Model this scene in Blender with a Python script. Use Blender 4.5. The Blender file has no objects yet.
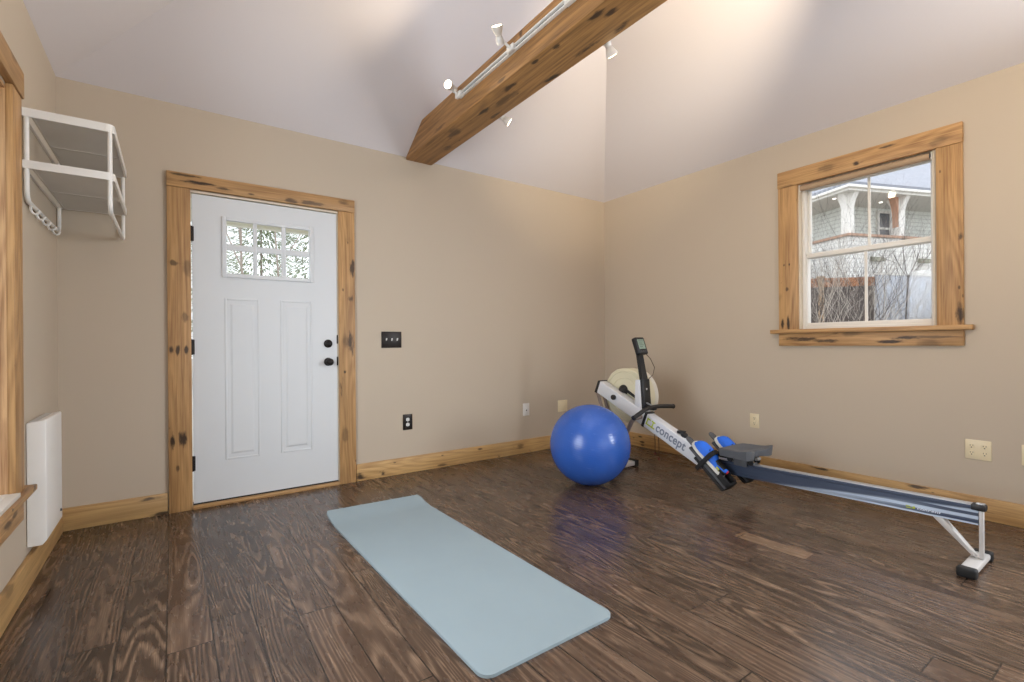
import bpy, bmesh, math, random
from mathutils import Vector, Matrix, noise as mnoise
PI = math.pi
sc = bpy.context.scene
COL = sc.collection
rnd = random.Random(7)

# ------------------------------------------------------------------ room metrics
YAW, FPX, CAMH, CY, ROLL = .614, 481.55, 1.0614, 344.0, -.0078
L, R, D, Y0, H, PITCH = -.5406, 3.9292, 3.7789, -2.6, 2.6249, .6
BB, BT = .131, .02
FW = Vector((math.sin(YAW), math.cos(YAW), 0)); RT = Vector((math.cos(YAW), -math.sin(YAW), 0))

# ------------------------------------------------------------------ materials
def lin(*c):
    return tuple(((v/255)/12.92 if v/255 <= .04045 else ((v/255+.055)/1.055)**2.4) for v in c) + (1.0,)
class NT:
    def __init__(s, name):
        s.m = bpy.data.materials.new(name); s.m.use_nodes = True
        s.t = s.m.node_tree; s.b = s.t.nodes['Principled BSDF']; s.out = s.t.nodes['Material Output']
    def n(s, typ, ins=None, **props):
        nd = s.t.nodes.new('ShaderNode'+typ)
        for k, v in props.items(): setattr(nd, k, v)
        for k, v in (ins or {}).items(): s.put(nd.inputs[k], v)
        return nd
    def put(s, sock, v):
        if isinstance(v, bpy.types.NodeSocket): s.t.links.new(v, sock)
        elif isinstance(v, bpy.types.Node): s.t.links.new(v.outputs[0], sock)
        else: sock.default_value = v
    def math(s, op, a, b=0.0, c=None, clamp=False):
        d = {0: a, 1: b}
        if c is not None: d[2] = c
        return s.n('Math', d, operation=op, use_clamp=clamp).outputs[0]
    def mix(s, f, a, b, blend='MIX'):
        nd = s.n('Mix', data_type='RGBA', blend_type=blend)
        s.put(nd.inputs[0], f); s.put(nd.inputs[6], a); s.put(nd.inputs[7], b)
        return nd.outputs[2]
    def ramp(s, f, stops):
        nd = s.n('ValToRGB', {0: f}); e = nd.color_ramp.elements
        while len(e) < len(stops): e.new(.5)
        for i, (p, c) in enumerate(stops): e[i].position = p; e[i].color = c
        return nd.outputs[0]
    def smooth(s, v, lo, hi):
        nd = s.n('MapRange', {0: v, 1: lo, 2: hi, 3: 0.0, 4: 1.0}, interpolation_type='SMOOTHSTEP'); return nd.outputs[0]
    def obj(s): return s.n('TexCoord').outputs['Object']
    def scale(s, v, sx, sy, sz):
        return s.n('VectorMath', {0: v, 1: (sx, sy, sz)}, operation='MULTIPLY').outputs[0]
    def noise(s, v, scale=1.0, detail=3.0, rough=.5, dist=0.0):
        return s.n('TexNoise', {'Vector': v, 'Scale': scale, 'Detail': detail, 'Roughness': rough, 'Distortion': dist}).outputs['Fac']
    def bump(s, hgt, strength=.2, dist=.01):
        s.put(s.b.inputs['Normal'], s.n('Bump', {'Strength': strength, 'Distance': dist, 'Height': hgt}))
    def done(s, base=None, rough=None, metal=None, spec=None):
        if base is not None: s.put(s.b.inputs['Base Color'], base)
        if rough is not None: s.put(s.b.inputs['Roughness'], rough)
        if metal is not None: s.put(s.b.inputs['Metallic'], metal)
        if spec is not None: s.put(s.b.inputs['Specular IOR Level'], spec)
        return s.m
def plain(name, rgb, rough=.5, metal=0.0, var=.05, vs=6.0, bump=0.0, bs=200.0, spec=None):
    k = NT(name); o = k.obj()
    c = lin(*rgb); d = tuple(max(0, v*(1-var)) for v in c[:3])+(1,); e = tuple(min(1, v*(1+var)) for v in c[:3])+(1,)
    col = k.mix(k.noise(o, vs, 3), d, e)
    if bump: k.bump(k.noise(o, bs, 2), bump, .002)
    return k.done(col, rough, metal, spec)
def glow(name, rgb, strength):
    k = NT(name); k.put(k.b.inputs['Emission Color'], lin(*rgb)); k.b.inputs['Emission Strength'].default_value = strength
    return k.done(lin(*rgb), .4)
def glass(name, tint=(1, 1, 1, 1)):
    k = NT(name); t = k.n('BsdfTransparent', {0: tint}); g = k.n('BsdfGlossy', {'Roughness': .02})
    fr = k.n('Fresnel', {0: 1.45}); mx = k.n('MixShader', {0: k.math('MULTIPLY', fr.outputs[0], .32), 1: t, 2: g})
    k.t.links.new(mx.outputs[0], k.out.inputs[0]); return k.m
def wood(name, axis, light, dark, stain=(52, 34, 22), rough=.5, knots=1.0, seed=0.0, blot=.62, spots=()):
    """reclaimed softwood: growth-ring streaks along one axis, knots, dark weathered stains"""
    k = NT(name); o = k.obj()
    o = k.n('VectorMath', {0: o, 1: (seed*3.1, seed*1.7, seed*2.3)}, operation='ADD').outputs[0]
    f = lambda a, b: tuple(b if i == axis else a for i in range(3))
    wob = k.noise(k.scale(o, *f(4.5, .55)), 1, 1.5)
    streak = k.noise(k.scale(o, *f(46, 1.6)), 1, 5, .62, .5)
    fine = k.noise(k.scale(o, *f(210, 6)), 1, 2, .5)
    rings = k.math('SINE', k.math('ADD', k.math('MULTIPLY', wob, 95.0), k.math('MULTIPLY', streak, 5.0)))
    g = k.math('ADD', k.math('MULTIPLY', streak, .62), k.math('ADD', k.math('MULTIPLY', rings, .055), k.math('MULTIPLY', fine, .32)))
    col = k.ramp(g, [(.28, lin(*dark)), (.58, lin(*light))])
    tone = k.noise(k.scale(o, *f(2.2, .7)), 1, 2)
    col = k.mix(k.math('MULTIPLY', k.smooth(tone, .42, .7), .5), col, lin(*[v*.80 for v in light]))
    vo = k.n('TexVoronoi', {'Vector': k.n('VectorMath', {0: k.scale(o, *f(7.0, 3.2)), 1: k.scale(k.n('TexNoise', {'Vector': o, 'Scale': 18.0}).outputs['Color'], .16, .16, .16)}, operation='ADD').outputs[0], 'Scale': 1.0, 'Randomness': 1.0})
    cell = k.n('SeparateColor', {0: vo.outputs['Color']}).outputs[0]
    kn = k.math('MULTIPLY', k.math('SUBTRACT', 1.0, k.smooth(vo.outputs['Distance'], .10, .24)), k.smooth(cell, .66, .68))
    kn = k.math('MULTIPLY', kn, .9*knots)
    st = k.noise(k.scale(o, *f(8, 2.2)), 1, 6, .68, 1.2)
    st = k.math('MULTIPLY', k.smooth(st, blot, blot+.12), .85)
    col = k.mix(st, col, lin(*stain)); col = k.mix(kn, col, lin(*[v*.8 for v in stain]))
    nh = k.n('TexVoronoi', {'Vector': k.scale(o, *f(11.0, 5.0)), 'Scale': 1.0, 'Randomness': 1.0})
    hole = k.math('SUBTRACT', 1.0, k.smooth(nh.outputs['Distance'], .04, .08))
    col = k.mix(k.math('MULTIPLY', hole, .7), col, lin(40, 28, 20))
    if spots:   # individual weather stains and nail marks: centre, half sizes, strength
        raw = k.obj(); wn_ = k.n('TexNoise', {'Vector': k.scale(raw, *f(34, 9)), 'Scale': 1.0, 'Detail': 4.0, 'Roughness': .65}).outputs['Fac']
        tot = None
        for (cx, cy, cz, rx, ry, rz, am) in spots:
            q = k.n('VectorMath', {0: raw, 1: (cx, cy, cz)}, operation='SUBTRACT').outputs[0]
            ln = k.n('VectorMath', {0: k.scale(q, 1/rx, 1/ry, 1/rz)}, operation='LENGTH').outputs['Value']
            e = k.math('ADD', ln, k.math('MULTIPLY', k.math('SUBTRACT', wn_, .5), 2.6))
            e = k.math('MULTIPLY', k.math('SUBTRACT', 1.0, k.smooth(e, .35, 1.15)), am)
            tot = e if tot is None else k.math('MAXIMUM', tot, e)
        col = k.mix(tot, col, lin(*[v*.85 for v in stain]))
    k.bump(k.math('SUBTRACT', g, k.math('MULTIPLY', kn, .4)), .25, .004)
    return k.done(col, rough)

M = {}
_w = .06
SP = {'z': [(.016, 3.755, 1.596, .045, _w, .018, .7), (-.008, 3.755, 1.04, .014, _w, .035, .9), (.028, 3.755, 1.04, .013, _w, .034, .9), (.071, 3.755, 1.04, .013, _w, .032, .9),
            (-.003, 3.755, .462, .018, _w, .055, .95), (.052, 3.755, .468, .022, _w, .058, .95), (.023, 3.755, .284, .012, _w, .022, .7), (.07, 3.755, 1.25, .02, _w, .03, .5),
            (1.138, 3.755, 1.655, .026, _w, .075, .9), (1.122, 3.755, 1.075, .030, _w, .085, .85), (1.079, 3.755, .857, .011, _w, .018, .95), (1.069, 3.755, 1.485, .010, _w, .02, .7), (1.13, 3.755, 1.42, .025, _w, .03, .7),
            (3.905, 1.860, 1.205, _w, .012, .055, .95), (3.905, 1.815, 1.205, _w, .014, .065, .95), (3.905, 1.846, 1.66, _w, .006, .010, .9), (3.905, 1.808, 1.66, _w, .006, .010, .9), (3.905, 1.825, 1.47, _w, .012, .016, .7),
            (3.905, .822, 1.21, _w, .022, .07, .9), (3.905, .817, 1.69, _w, .012, .03, .8)],
      'x': [(.17, 3.749, 2.132, .11, _w, .014, .98), (.10, 3.749, 2.165, .09, _w, .010, .8), (.29, 3.749, 2.118, .06, _w, .012, .8), (.70, 3.749, 2.11, .05, _w, .02, .75), (.84, 3.749, 2.113, .07, _w, .016, .7), (.45, 3.749, 2.11, .03, _w, .01, .8), (1.08, 3.749, 2.15, .05, _w, .02, .6)],
      'y': [(3.899, 1.356, 2.304, _w, .022, .018, .95), (3.899, 1.17, 2.358, _w, .05, .008, .8), (3.905, 1.72, 1.082, _w, .13, .018, .9), (3.905, 1.575, 1.068, _w, .10, .016, .85), (3.905, 1.17, 1.058, _w, .09, .012, .95), (3.905, 1.09, 1.082, _w, .09, .014, .9), (3.905, .95, 1.085, _w, .13, .010, .6),
            (-.52, 2.72, .40, _w, .05, .02, .7), (-.52, 2.62, .385, _w, .05, .02, .7)],
      'base': [(1.185, 3.759, .035, .05, _w, .03, .98), (1.374, 3.759, .03, .02, _w, .02, .9), (-.121, 3.759, .115, .06, _w, .012, .85), (-.05, 3.759, .012, .08, _w, .012, .9), (2.284, 3.759, .105, .03, _w, .014, .8), (2.735, 3.759, .07, .05, _w, .03, .6), (1.9, 3.759, .02, .05, _w, .012, .7)],
      'basey': [(3.909, 3.28, .10, _w, .035, .012, .95), (3.909, 3.26, .05, _w, .035, .014, .95), (3.909, 3.25, .022, _w, .03, .010, .8), (3.909, 1.603, .122, _w, .07, .010, .95), (3.909, 1.035, .120, _w, .06, .012, .9), (3.909, 2.6, .075, _w, .03, .012, .5)],
      'beam': [(1.661, 2.368, 2.6, .025, .07, _w, .85), (1.69, 2.705, 2.6, .02, .09, _w, .9), (1.785, 2.692, 2.6, .014, .07, _w, .9), (1.808, 2.133, 2.6, .022, .07, _w, .98), (1.777, 1.835, 2.6, .018, .10, _w, .85), (1.631, 1.596, 2.6, .02, .06, _w, .9), (1.675, 1.56, 2.6, .02, .04, _w, .9), (1.795, 1.609, 2.6, .02, .06, _w, .95), (1.626, 2.065, 2.6, .014, .03, _w, .9), (1.634, 1.903, 2.6, .014, .03, _w, .9), (1.69, 3.102, 2.6, .04, .10, _w, .7), (1.72, 2.5, 2.6, .03, .12, _w, .5),
               (1.597, 2.158, 2.79, _w, .02, .03, .8), (1.597, 3.174, 2.635, _w, .10, .02, .6), (1.597, 2.35, 2.62, _w, .05, .012, .6)]}
LT, DK = (196, 154, 102), (140, 100, 60)
for i, a in enumerate('xyz'):
    M['wood_'+a] = wood('reclaimed_wood_'+a, i, LT, DK, seed=i+1.0, blot=.63, knots=.5, spots=SP[a])
M['wood_base'] = wood('baseboard_wood', 0, (206, 168, 112), (156, 116, 70), seed=4.0, blot=.63, spots=SP['base'])
M['wood_base_y'] = wood('baseboard_wood_long', 1, (206, 168, 112), (156, 116, 70), seed=5.0, blot=.65, knots=.5, spots=SP['basey'])
M['beam'] = wood('hewn_beam_wood', 1, (178, 132, 78), (112, 79, 44), seed=6.0, rough=.6, blot=.63, knots=.5, spots=SP['beam'])
M['jamb'] = wood('weathered_jamb_wood', 2, (204, 164, 118), (140, 96, 60), seed=8.0, blot=.72, knots=.6)
M['wall'] = plain('wall_paint', (191, 177, 158), .75, var=.015, vs=1.5, bump=.05, bs=260)
M['ceil'] = plain('ceiling_paint', (222, 217, 219), .85, var=.012, vs=1.2, bump=.03, bs=260)
M['white'] = plain('white_door_paint', (212, 215, 217), .42, var=.015)
M['vinyl'] = plain('white_vinyl', (222, 218, 210), .4, var=.02)
M['enamel'] = plain('white_enamel', (232, 230, 225), .35, var=.015)
M['heater'] = plain('heater_enamel', (238, 236, 232), .4, var=.01)
M['black'] = plain('black_plastic', (26, 26, 28), .45, var=.2, vs=30)
M['rubber'] = plain('black_rubber', (20, 20, 21), .7, var=.2, vs=30)
M['bronze'] = plain('oil_rubbed_bronze', (38, 33, 31), .38, .6, var=.3, vs=40)
M['ivory'] = plain('ivory_plastic', (226, 212, 178), .4, var=.02)
M['whiteplastic'] = plain('white_plastic', (228, 226, 222), .4, var=.02)
M['slot'] = plain('dark_slot', (30, 26, 22), .6)
M['greypl'] = plain('dark_grey_plastic', (74, 76, 80), .55, var=.08, vs=20)
M['seat'] = plain('seat_foam', (84, 87, 92), .62, var=.06, vs=25, bump=.1, bs=300)
M['alu'] = plain('brushed_aluminium', (190, 192, 196), .32, .75, var=.05, vs=30)
M['legpaint'] = plain('light_grey_leg_paint', (196, 194, 192), .4, .1, var=.03)
M['beampaint'] = plain('pale_grey_frame_paint', (214, 216, 220), .38, var=.03)
M['leggrey'] = plain('taupe_tube_paint', (128, 116, 110), .45, .2)
M['cream'] = plain('cream_housing', (216, 210, 182), .45, var=.03)
M['rim'] = plain('pale_cage_rim', (216, 212, 200), .45)
M['lime'] = plain('lime_print', (176, 190, 52), .5)
M['greyprint'] = plain('grey_print', (122, 130, 144), .5)
M['whiteprint'] = plain('white_print', (214, 222, 236), .5)
M['lcd'] = plain('lcd_screen', (140, 160, 146), .25)
M['lcdink'] = plain('lcd_digits', (74, 92, 84), .4)
M['shoeblue'] = plain('blue_shoe_mesh', (28, 104, 218), .6, var=.12, vs=60, bump=.2, bs=500)
M['shoesole'] = plain('white_sole_foam', (222, 220, 212), .6)
M['shoered'] = plain('red_heel_tab', (206, 36, 36), .5)
M['shoelime'] = plain('yellow_heel_print', (186, 196, 60), .5)
M['strap'] = plain('black_webbing', (24, 24, 26), .8, bump=.3, bs=400)
M['cord'] = plain('dark_cord', (60, 44, 36), .7)
M['bead'] = plain('red_brown_toggle', (104, 52, 40), .5)
M['mesh'] = plain('white_wire', (206, 202, 194), .45)
M['bulb'] = glow('lit_bulb_glass', (255, 236, 206), 14.0)
M['bulbshell'] = plain('frosted_bulb_shell', (226, 220, 210), .3)
M['porchlamp'] = glow('porch_lamp', (255, 250, 240), 3.0)
M['glass'] = glass('window_glass')
M['shade'] = plain('roller_shade_fabric', (176, 150, 122), .8, var=.04)
M['aged'] = plain('aged_white_jamb', (216, 204, 184), .6, var=.1, vs=18)
# outside
M['siding'] = None
def siding(name, rgb, pitch=.095):
    k = NT(name); o = k.obj(); z = k.n('SeparateXYZ', {0: o}).outputs[2]
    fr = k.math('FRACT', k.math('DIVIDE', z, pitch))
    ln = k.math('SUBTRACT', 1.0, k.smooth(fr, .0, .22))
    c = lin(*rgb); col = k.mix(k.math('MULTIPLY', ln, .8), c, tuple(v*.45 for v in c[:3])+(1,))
    k.bump(fr, .5, .02); return k.done(col, .6)
M['siding'] = siding('white_clapboard', (232, 232, 228))
M['sidinggrey'] = siding('porch_clapboard', (228, 232, 226))
M['trimwhite'] = plain('exterior_white_trim', (228, 226, 220), .6)
M['peach'] = plain('peach_trim_paint', (196, 150, 122), .6)
M['capbrown'] = plain('brown_cap_paint', (176, 140, 116), .6)
M['soffit'] = plain('soffit_paint', (214, 212, 206), .7)
M['ventgreen'] = plain('aged_vent_metal', (124, 126, 108), .6, var=.2, vs=30)
M['tarp'] = plain('blue_grey_panel', (174, 180, 190), .6, var=.14, vs=3.5)
M['darkpane'] = plain('dark_house_pane', (88, 92, 98), .15)
def shingle():
    k = NT('grey_shingles'); o = k.obj()
    br = k.n('TexBrick', {'Vector': o, 'Color1': lin(150, 154, 164), 'Color2': lin(168, 170, 178), 'Mortar': lin(120, 124, 134), 'Scale': 4.0, 'Mortar Size': .02})
    return k.done(k.mix(.35, br.outputs[0], k.mix(k.noise(o, 14, 4), lin(140, 144, 154), lin(184, 186, 192))), .85)
M['roof'] = shingle()
M['fence'] = wood('weathered_fence_wood', 2, (116, 104, 98), (74, 68, 66), seed=9.0, rough=.8, blot=.6)
M['fencetop'] = wood('rust_brown_fence_rail', 0, (192, 132, 88), (136, 86, 56), seed=10.0, rough=.8, blot=.7)
M['post'] = wood('tan_post_wood', 2, (206, 178, 146), (160, 128, 96), seed=11.0, rough=.8, blot=.75)
M['twigdark'] = plain('dark_twig_bark', (84, 78, 76), .85, var=.3, vs=20)
M['twiglight'] = plain('pale_twig_bark', (186, 178, 168), .85, var=.2, vs=20)
M['bark'] = plain('tree_bark', (146, 136, 126), .9, var=.3, vs=12)
M['leaf'] = plain('evergreen_needles', (158, 168, 140), .8, var=.3, vs=9)
M['ground'] = plain('wet_ground', (158, 154, 146), .9, var=.3, vs=1.5)
M['porchceil'] = plain('porch_ceiling_paint', (238, 240, 228), .7)

def floor_mat():
    k = NT('dark_oak_planks'); o = k.obj()
    s = k.n('SeparateXYZ', {0: o}); x, y = s.outputs[0], s.outputs[1]
    W = .1405
    xs = k.math('DIVIDE', k.math('ADD', x, 10.0), W); ix = k.math('FLOOR', xs); fx = k.math('FRACT', xs)
    r1 = k.n('TexWhiteNoise', {'W': ix}, noise_dimensions='1D').outputs['Value']
    ys = k.math('DIVIDE', k.math('ADD', y, k.math('MULTIPLY', r1, 5.0)), 1.35)
    iy = k.math('FLOOR', ys); fy = k.math('FRACT', ys)
    cid = k.n('CombineXYZ', {0: ix, 1: iy, 2: 0.0})
    wn = k.n('TexWhiteNoise', {'Vector': cid}, noise_dimensions='3D')
    rv = wn.outputs['Value']; rc = wn.outputs['Color']
    off = k.n('VectorMath', {0: rc, 1: (31.0, 17.0, 9.0)}, operation='MULTIPLY').outputs[0]
    p = k.n('VectorMath', {0: o, 1: off}, operation='ADD').outputs[0]
    low = k.noise(k.scale(p, 6.5, .62, 1), 1, 1.5, .42)
    wig = k.noise(k.scale(p, 48, 10, 1), 1, 2, .5)
    sel = k.n('SeparateColor', {0: rc}).outputs[1]                      # plain-sawn or straight-grained board
    amp = k.math('ADD', 80.0, k.math('MULTIPLY', sel, 110.0))
    ph = k.math('ADD', k.math('ADD', k.math('MULTIPLY', low, amp), k.math('MULTIPLY', wig, 2.4)), k.math('MULTIPLY', k.math('MULTIPLY', x, 300.0), k.smooth(sel, .62, .40)))
    ring = k.math('ADD', k.math('MULTIPLY', k.math('SINE', ph), .5), .5)
    ring = k.math('POWER', ring, 2.0)
    pores = k.smooth(k.noise(k.scale(p, 320, 6, 1), 1, 2, .6), .40, .66)
    patch = k.noise(k.scale(p, 8, 1.5, 1), 1, 5, .65, .4)
    wear = k.smooth(patch, .36, .66)
    g = k.math('MULTIPLY', ring, k.math('ADD', .30, k.math('MULTIPLY', wear, .70)))
    g = k.math('MULTIPLY', g, k.math('ADD', .45, k.math('MULTIPLY', pores, .55)))
    worn = k.smooth(k.noise(k.scale(p, 22, 5.0, 1), 1, 6, .68, .9), .60, .67)
    g = k.math('ADD', k.math('MULTIPLY', g, .85), k.math('MULTIPLY', worn, .35), clamp=True)
    base = k.mix(rv, lin(46, 33, 25), lin(78, 59, 47))
    base = k.mix(k.math('MULTIPLY', pores, .35), base, lin(88, 68, 54))
    col = k.mix(g, base, lin(148, 122, 100))
    # one short pale filler board
    def inside(v, a, b): return k.math('MULTIPLY', k.math('GREATER_THAN', v, a), k.math('LESS_THAN', v, b))
    pale = k.math('MULTIPLY', inside(x, 2.508, 2.612), inside(y, 1.103, 1.462))
    col = k.mix(k.math('MULTIPLY', pale, .75), col, k.mix(g, lin(128, 103, 80), lin(170, 142, 114)))
    ex = k.math('MINIMUM', fx, k.math('SUBTRACT', 1.0, fx)); ey = k.math('MINIMUM', fy, k.math('SUBTRACT', 1.0, fy))
    seam = k.math('MAXIMUM', k.math('LESS_THAN', ex, .019), k.math('LESS_THAN', ey, .0018))
    col = k.mix(k.math('MULTIPLY', seam, .9), col, lin(22, 15, 12))
    k.bump(k.math('SUBTRACT', k.math('MULTIPLY', g, .5), seam), .22, .004)
    rough = k.math('ADD', .16, k.math('MULTIPLY', k.noise(k.scale(p, 30, 6, 1), 1, 3), .20))
    return k.done(col, rough, spec=.6)
M['floor'] = floor_mat()

def ball_mat():
    k = NT('blue_vinyl'); o = k.obj(); z = k.n('SeparateXYZ', {0: o}).outputs[2]
    rg = k.math('SINE', k.math('MULTIPLY', z, 420.0))
    n = k.noise(o, 5, 3)
    col = k.mix(n, lin(40, 82, 164), lin(54, 100, 186))
    sc_ = k.smooth(k.noise(k.scale(o, 14, 14, 120), 1, 3, .6), .62, .75)
    col = k.mix(k.math('MULTIPLY', sc_, .25), col, lin(110, 150, 220))
    k.bump(k.math('ADD', rg, k.math('MULTIPLY', k.noise(o, 40, 3), 1.5)), .10, .002)
    return k.done(col, .24)
M['ball'] = ball_mat()
def mat_mat():
    k = NT('sage_foam'); o = k.obj()
    col = k.mix(k.noise(o, 3, 3), lin(140, 156, 163), lin(148, 164, 171))
    k.bump(k.noise(o, 420, 2), .15, .001); return k.done(col, .75)
M['mat'] = mat_mat()
def rail_mat():
    """anodised rail side: navy field with silver streaks that fan out towards the tail"""
    k = NT('streaked_rail_side'); o = k.obj(); s = k.n('SeparateXYZ', {0: o}); y, z = s.outputs[1], s.outputs[2]
    zz = k.math('DIVIDE', k.math('SUBTRACT', k.math('ADD', z, k.math('MULTIPLY', y, .02)), .200), .084)   # 0 bottom..1 top
    lowf = k.noise(k.scale(o, 0, 2.2, 0), 1, 2)
    # boundary of the silver field rises towards the tail
    edge = k.math('ADD', k.math('SUBTRACT', .78, k.math('MULTIPLY', y, .95)), k.math('MULTIPLY', lowf, .25))
    silver = k.smooth(k.math('SUBTRACT', edge, zz), -.05, .12)
    wav = k.math('ADD', k.math('MULTIPLY', zz, 17.0), k.math('MULTIPLY', k.noise(k.scale(o, 0, 1.8, 6), 1, 2), 5.0))
    stripe = k.smooth(k.math('SINE', wav), -.35, .25)
    tail = k.math('SUBTRACT', 1.0, k.smooth(y, .10, .62))
    stripe = k.math('MAXIMUM', stripe, k.math('MULTIPLY', k.math('SUBTRACT', 1.0, tail), .62))
    fine = k.noise(k.scale(o, 0, 3, 260), 1, 3, .6)
    sil = k.mix(fine, lin(136, 158, 186), lin(216, 226, 238))
    navy = k.mix(fine, lin(54, 64, 84), lin(72, 83, 104))
    col = k.mix(k.math('MULTIPLY', silver, stripe), navy, sil)
    return k.done(col, .32, .25)
M['rail'] = rail_mat()

# ------------------------------------------------------------------ mesh builder
class MB:
    def __init__(s): s.bm = bmesh.new()
    def box(s, x0, x1, y0, y1, z0, z1, bev=0.0, seg=2, mtx=None):
        b = bmesh.new(); bmesh.ops.create_cube(b, size=1)
        for v in b.verts: v.co = Vector(((x0+x1)/2+v.co.x*(x1-x0), (y0+y1)/2+v.co.y*(y1-y0), (z0+z1)/2+v.co.z*(z1-z0)))
        if bev: bmesh.ops.bevel(b, geom=b.edges[:], offset=bev, segments=seg, profile=.5, affect='EDGES', clamp_overlap=True)
        return s.add(b, mtx)
    def add(s, b, mtx=None):
        if mtx is not None: b.transform(mtx)
        me = bpy.data.meshes.new('tmp'); b.to_mesh(me); b.free(); s.bm.from_mesh(me); bpy.data.meshes.remove(me); return s
    def prism(s, pts, axis, a0, a1, bev=0.0, seg=2, mtx=None):
        """pts: 2D outline in the two other axes (x->yz, y->xz, z->xy), extruded from a0 to a1"""
        def mk(p, a): return Vector((a, p[0], p[1])) if axis == 0 else Vector((p[0], a, p[1])) if axis == 1 else Vector((p[0], p[1], a))
        b = bmesh.new(); lo = [b.verts.new(mk(p, a0)) for p in pts]; hi = [b.verts.new(mk(p, a1)) for p in pts]
        b.faces.new(lo); b.faces.new(hi[::-1]); n = len(pts)
        for i in range(n): b.faces.new((lo[i], hi[i], hi[(i+1) % n], lo[(i+1) % n]))
        bmesh.ops.recalc_face_normals(b, faces=b.faces[:])
        if bev:
            es = [e for e in b.edges if e.calc_face_angle(0) > .5]
            bmesh.ops.bevel(b, geom=es, offset=bev, segments=seg, profile=.5, affect='EDGES', clamp_overlap=True)
        return s.add(b, mtx)
    def tube(s, pts, r, sides=12, caps=True, close=False):
        pts = [Vector(p) for p in pts]; n = len(pts); rs = r if isinstance(r, (list, tuple)) else [r]*n
        rings = []; up = None
        for i, p in enumerate(pts):
            if close: t = pts[(i+1) % n]-pts[i-1]
            else: t = pts[min(i+1, n-1)]-pts[max(i-1, 0)]
            t.normalize()
            if up is None: up = Vector((0, 0, 1)) if abs(t.z) < .9 else Vector((1, 0, 0))
            a = up-t*up.dot(t); a.normalize(); up = a; c = t.cross(a)
            rings.append([s.bm.verts.new(p+(a*math.cos(2*PI*j/sides)+c*math.sin(2*PI*j/sides))*rs[i]) for j in range(sides)])
        for i in range(n if close else n-1):
            A, B = rings[i], rings[(i+1) % n]
            for j in range(sides): s.bm.faces.new((A[j], A[(j+1) % sides], B[(j+1) % sides], B[j]))
        if caps and not close: s.bm.faces.new(rings[0][::-1]); s.bm.faces.new(rings[-1])
        return s
    def lathe(s, prof, sides=32, mtx=None):
        """prof: (radius, height) list about local z"""
        b = bmesh.new(); rings = []
        for r, h in prof:
            rings.append([b.verts.new((0, 0, h))] if r < 1e-6 else [b.verts.new((r*math.cos(2*PI*j/sides), r*math.sin(2*PI*j/sides), h)) for j in range(sides)])
        for A, B in zip(rings, rings[1:]):
            for j in range(sides):
                k = (j+1) % sides
                if len(A) == 1 and len(B) == 1: continue
                if len(A) == 1: b.faces.new((A[0], B[k], B[j]))
                elif len(B) == 1: b.faces.new((A[j], A[k], B[0]))
                else: b.faces.new((A[j], A[k], B[k], B[j]))
        for rg in (rings[0], rings[-1]):
            if len(rg) > 1: b.faces.new(rg)
        bmesh.ops.recalc_face_normals(b, faces=b.faces[:])
        return s.add(b, mtx)
    def loft(s, secs, capped=True):
        rings = [[s.bm.verts.new(p) for p in sec] for sec in secs]; n = len(secs[0])
        for A, B in zip(rings, rings[1:]):
            for j in range(n): s.bm.faces.new((A[j], A[(j+1) % n], B[(j+1) % n], B[j]))
        if capped: s.bm.faces.new(rings[0][::-1]); s.bm.faces.new(rings[-1])
        return s
    def quad(s, *pts):
        s.bm.faces.new([s.bm.verts.new(p) for p in pts]); return s
    def build(s, name, mat, parent=None, smooth=35, recalc=True):
        if recalc: bmesh.ops.recalc_face_normals(s.bm, faces=s.bm.faces[:])
        me = bpy.data.meshes.new(name); s.bm.to_mesh(me); s.bm.free()
        for p in me.polygons: p.use_smooth = True
        me.set_sharp_from_angle(angle=math.radians(smooth))
        me.materials.append(M[mat] if isinstance(mat, str) else mat)
        o = bpy.data.objects.new(name, me); COL.objects.link(o)
        if parent: o.parent = parent
        return o
def axis_mtx(p, d):
    """local z -> direction d, origin at p"""
    return Matrix.Translation(Vector(p)) @ Vector(d).normalized().to_track_quat('Z', 'Y').to_matrix().to_4x4()
def thing(name, label, cat, loc=(0, 0, 0), rz=0.0, group=None):
    o = bpy.data.objects.new(name, None); COL.objects.link(o); o.location = loc; o.rotation_euler = (0, 0, rz)
    o.empty_display_size = .1; o['label'] = label; o['category'] = cat
    if group: o['group'] = group
    return o
def tag(o, label, cat, group=None):
    o['label'] = label; o['category'] = cat
    if group: o['group'] = group
    return o
def struct(o): o['kind'] = 'structure'; return o
def sroot(name, loc=(0, 0, 0)):
    o = bpy.data.objects.new(name, None); COL.objects.link(o); o.location = loc; o['kind'] = 'structure'; return o
def rel(o, base):
    """shift a world-built child mesh so that it sits right under a root placed at base"""
    o.data.transform(Matrix.Translation(-Vector(base))); return o

# ------------------------------------------------------------------ room shell
def wall(name, axis, a, b, u0, u1, z0, z1, holes):
    us = sorted({u0, u1, *[h[0] for h in holes], *[h[1] for h in holes]}); zs = sorted({z0, z1, *[h[2] for h in holes], *[h[3] for h in holes]})
    m = MB()
    for i in range(len(us)-1):
        run = None
        for j in range(len(zs)-1):
            cu, cz = (us[i]+us[i+1])/2, (zs[j]+zs[j+1])/2
            if any(h[0] < cu < h[1] and h[2] < cz < h[3] for h in holes): continue
            if axis == 0: m.box(a, b, us[i], us[i+1], zs[j], zs[j+1])
            else: m.box(us[i], us[i+1], a, b, zs[j], zs[j+1])
    return struct(m.build(name, 'wall'))
WT = .16
DOOR_H = (.085, 1.05, 0.0, 2.075)
WR = (.94, 1.755, 1.155, 2.275)       # window in the right wall (y, z)
WR2 = (-1.55, -.35, .95, 2.275)       # second right-hand window, unseen, added to carry fill light
WL = (1.15, 2.73, .47, 2.10)          # tall window at the left
WF = (.35, 3.05, .45, 2.20)           # wide unseen window assumed behind the viewer, added for fill light
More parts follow.
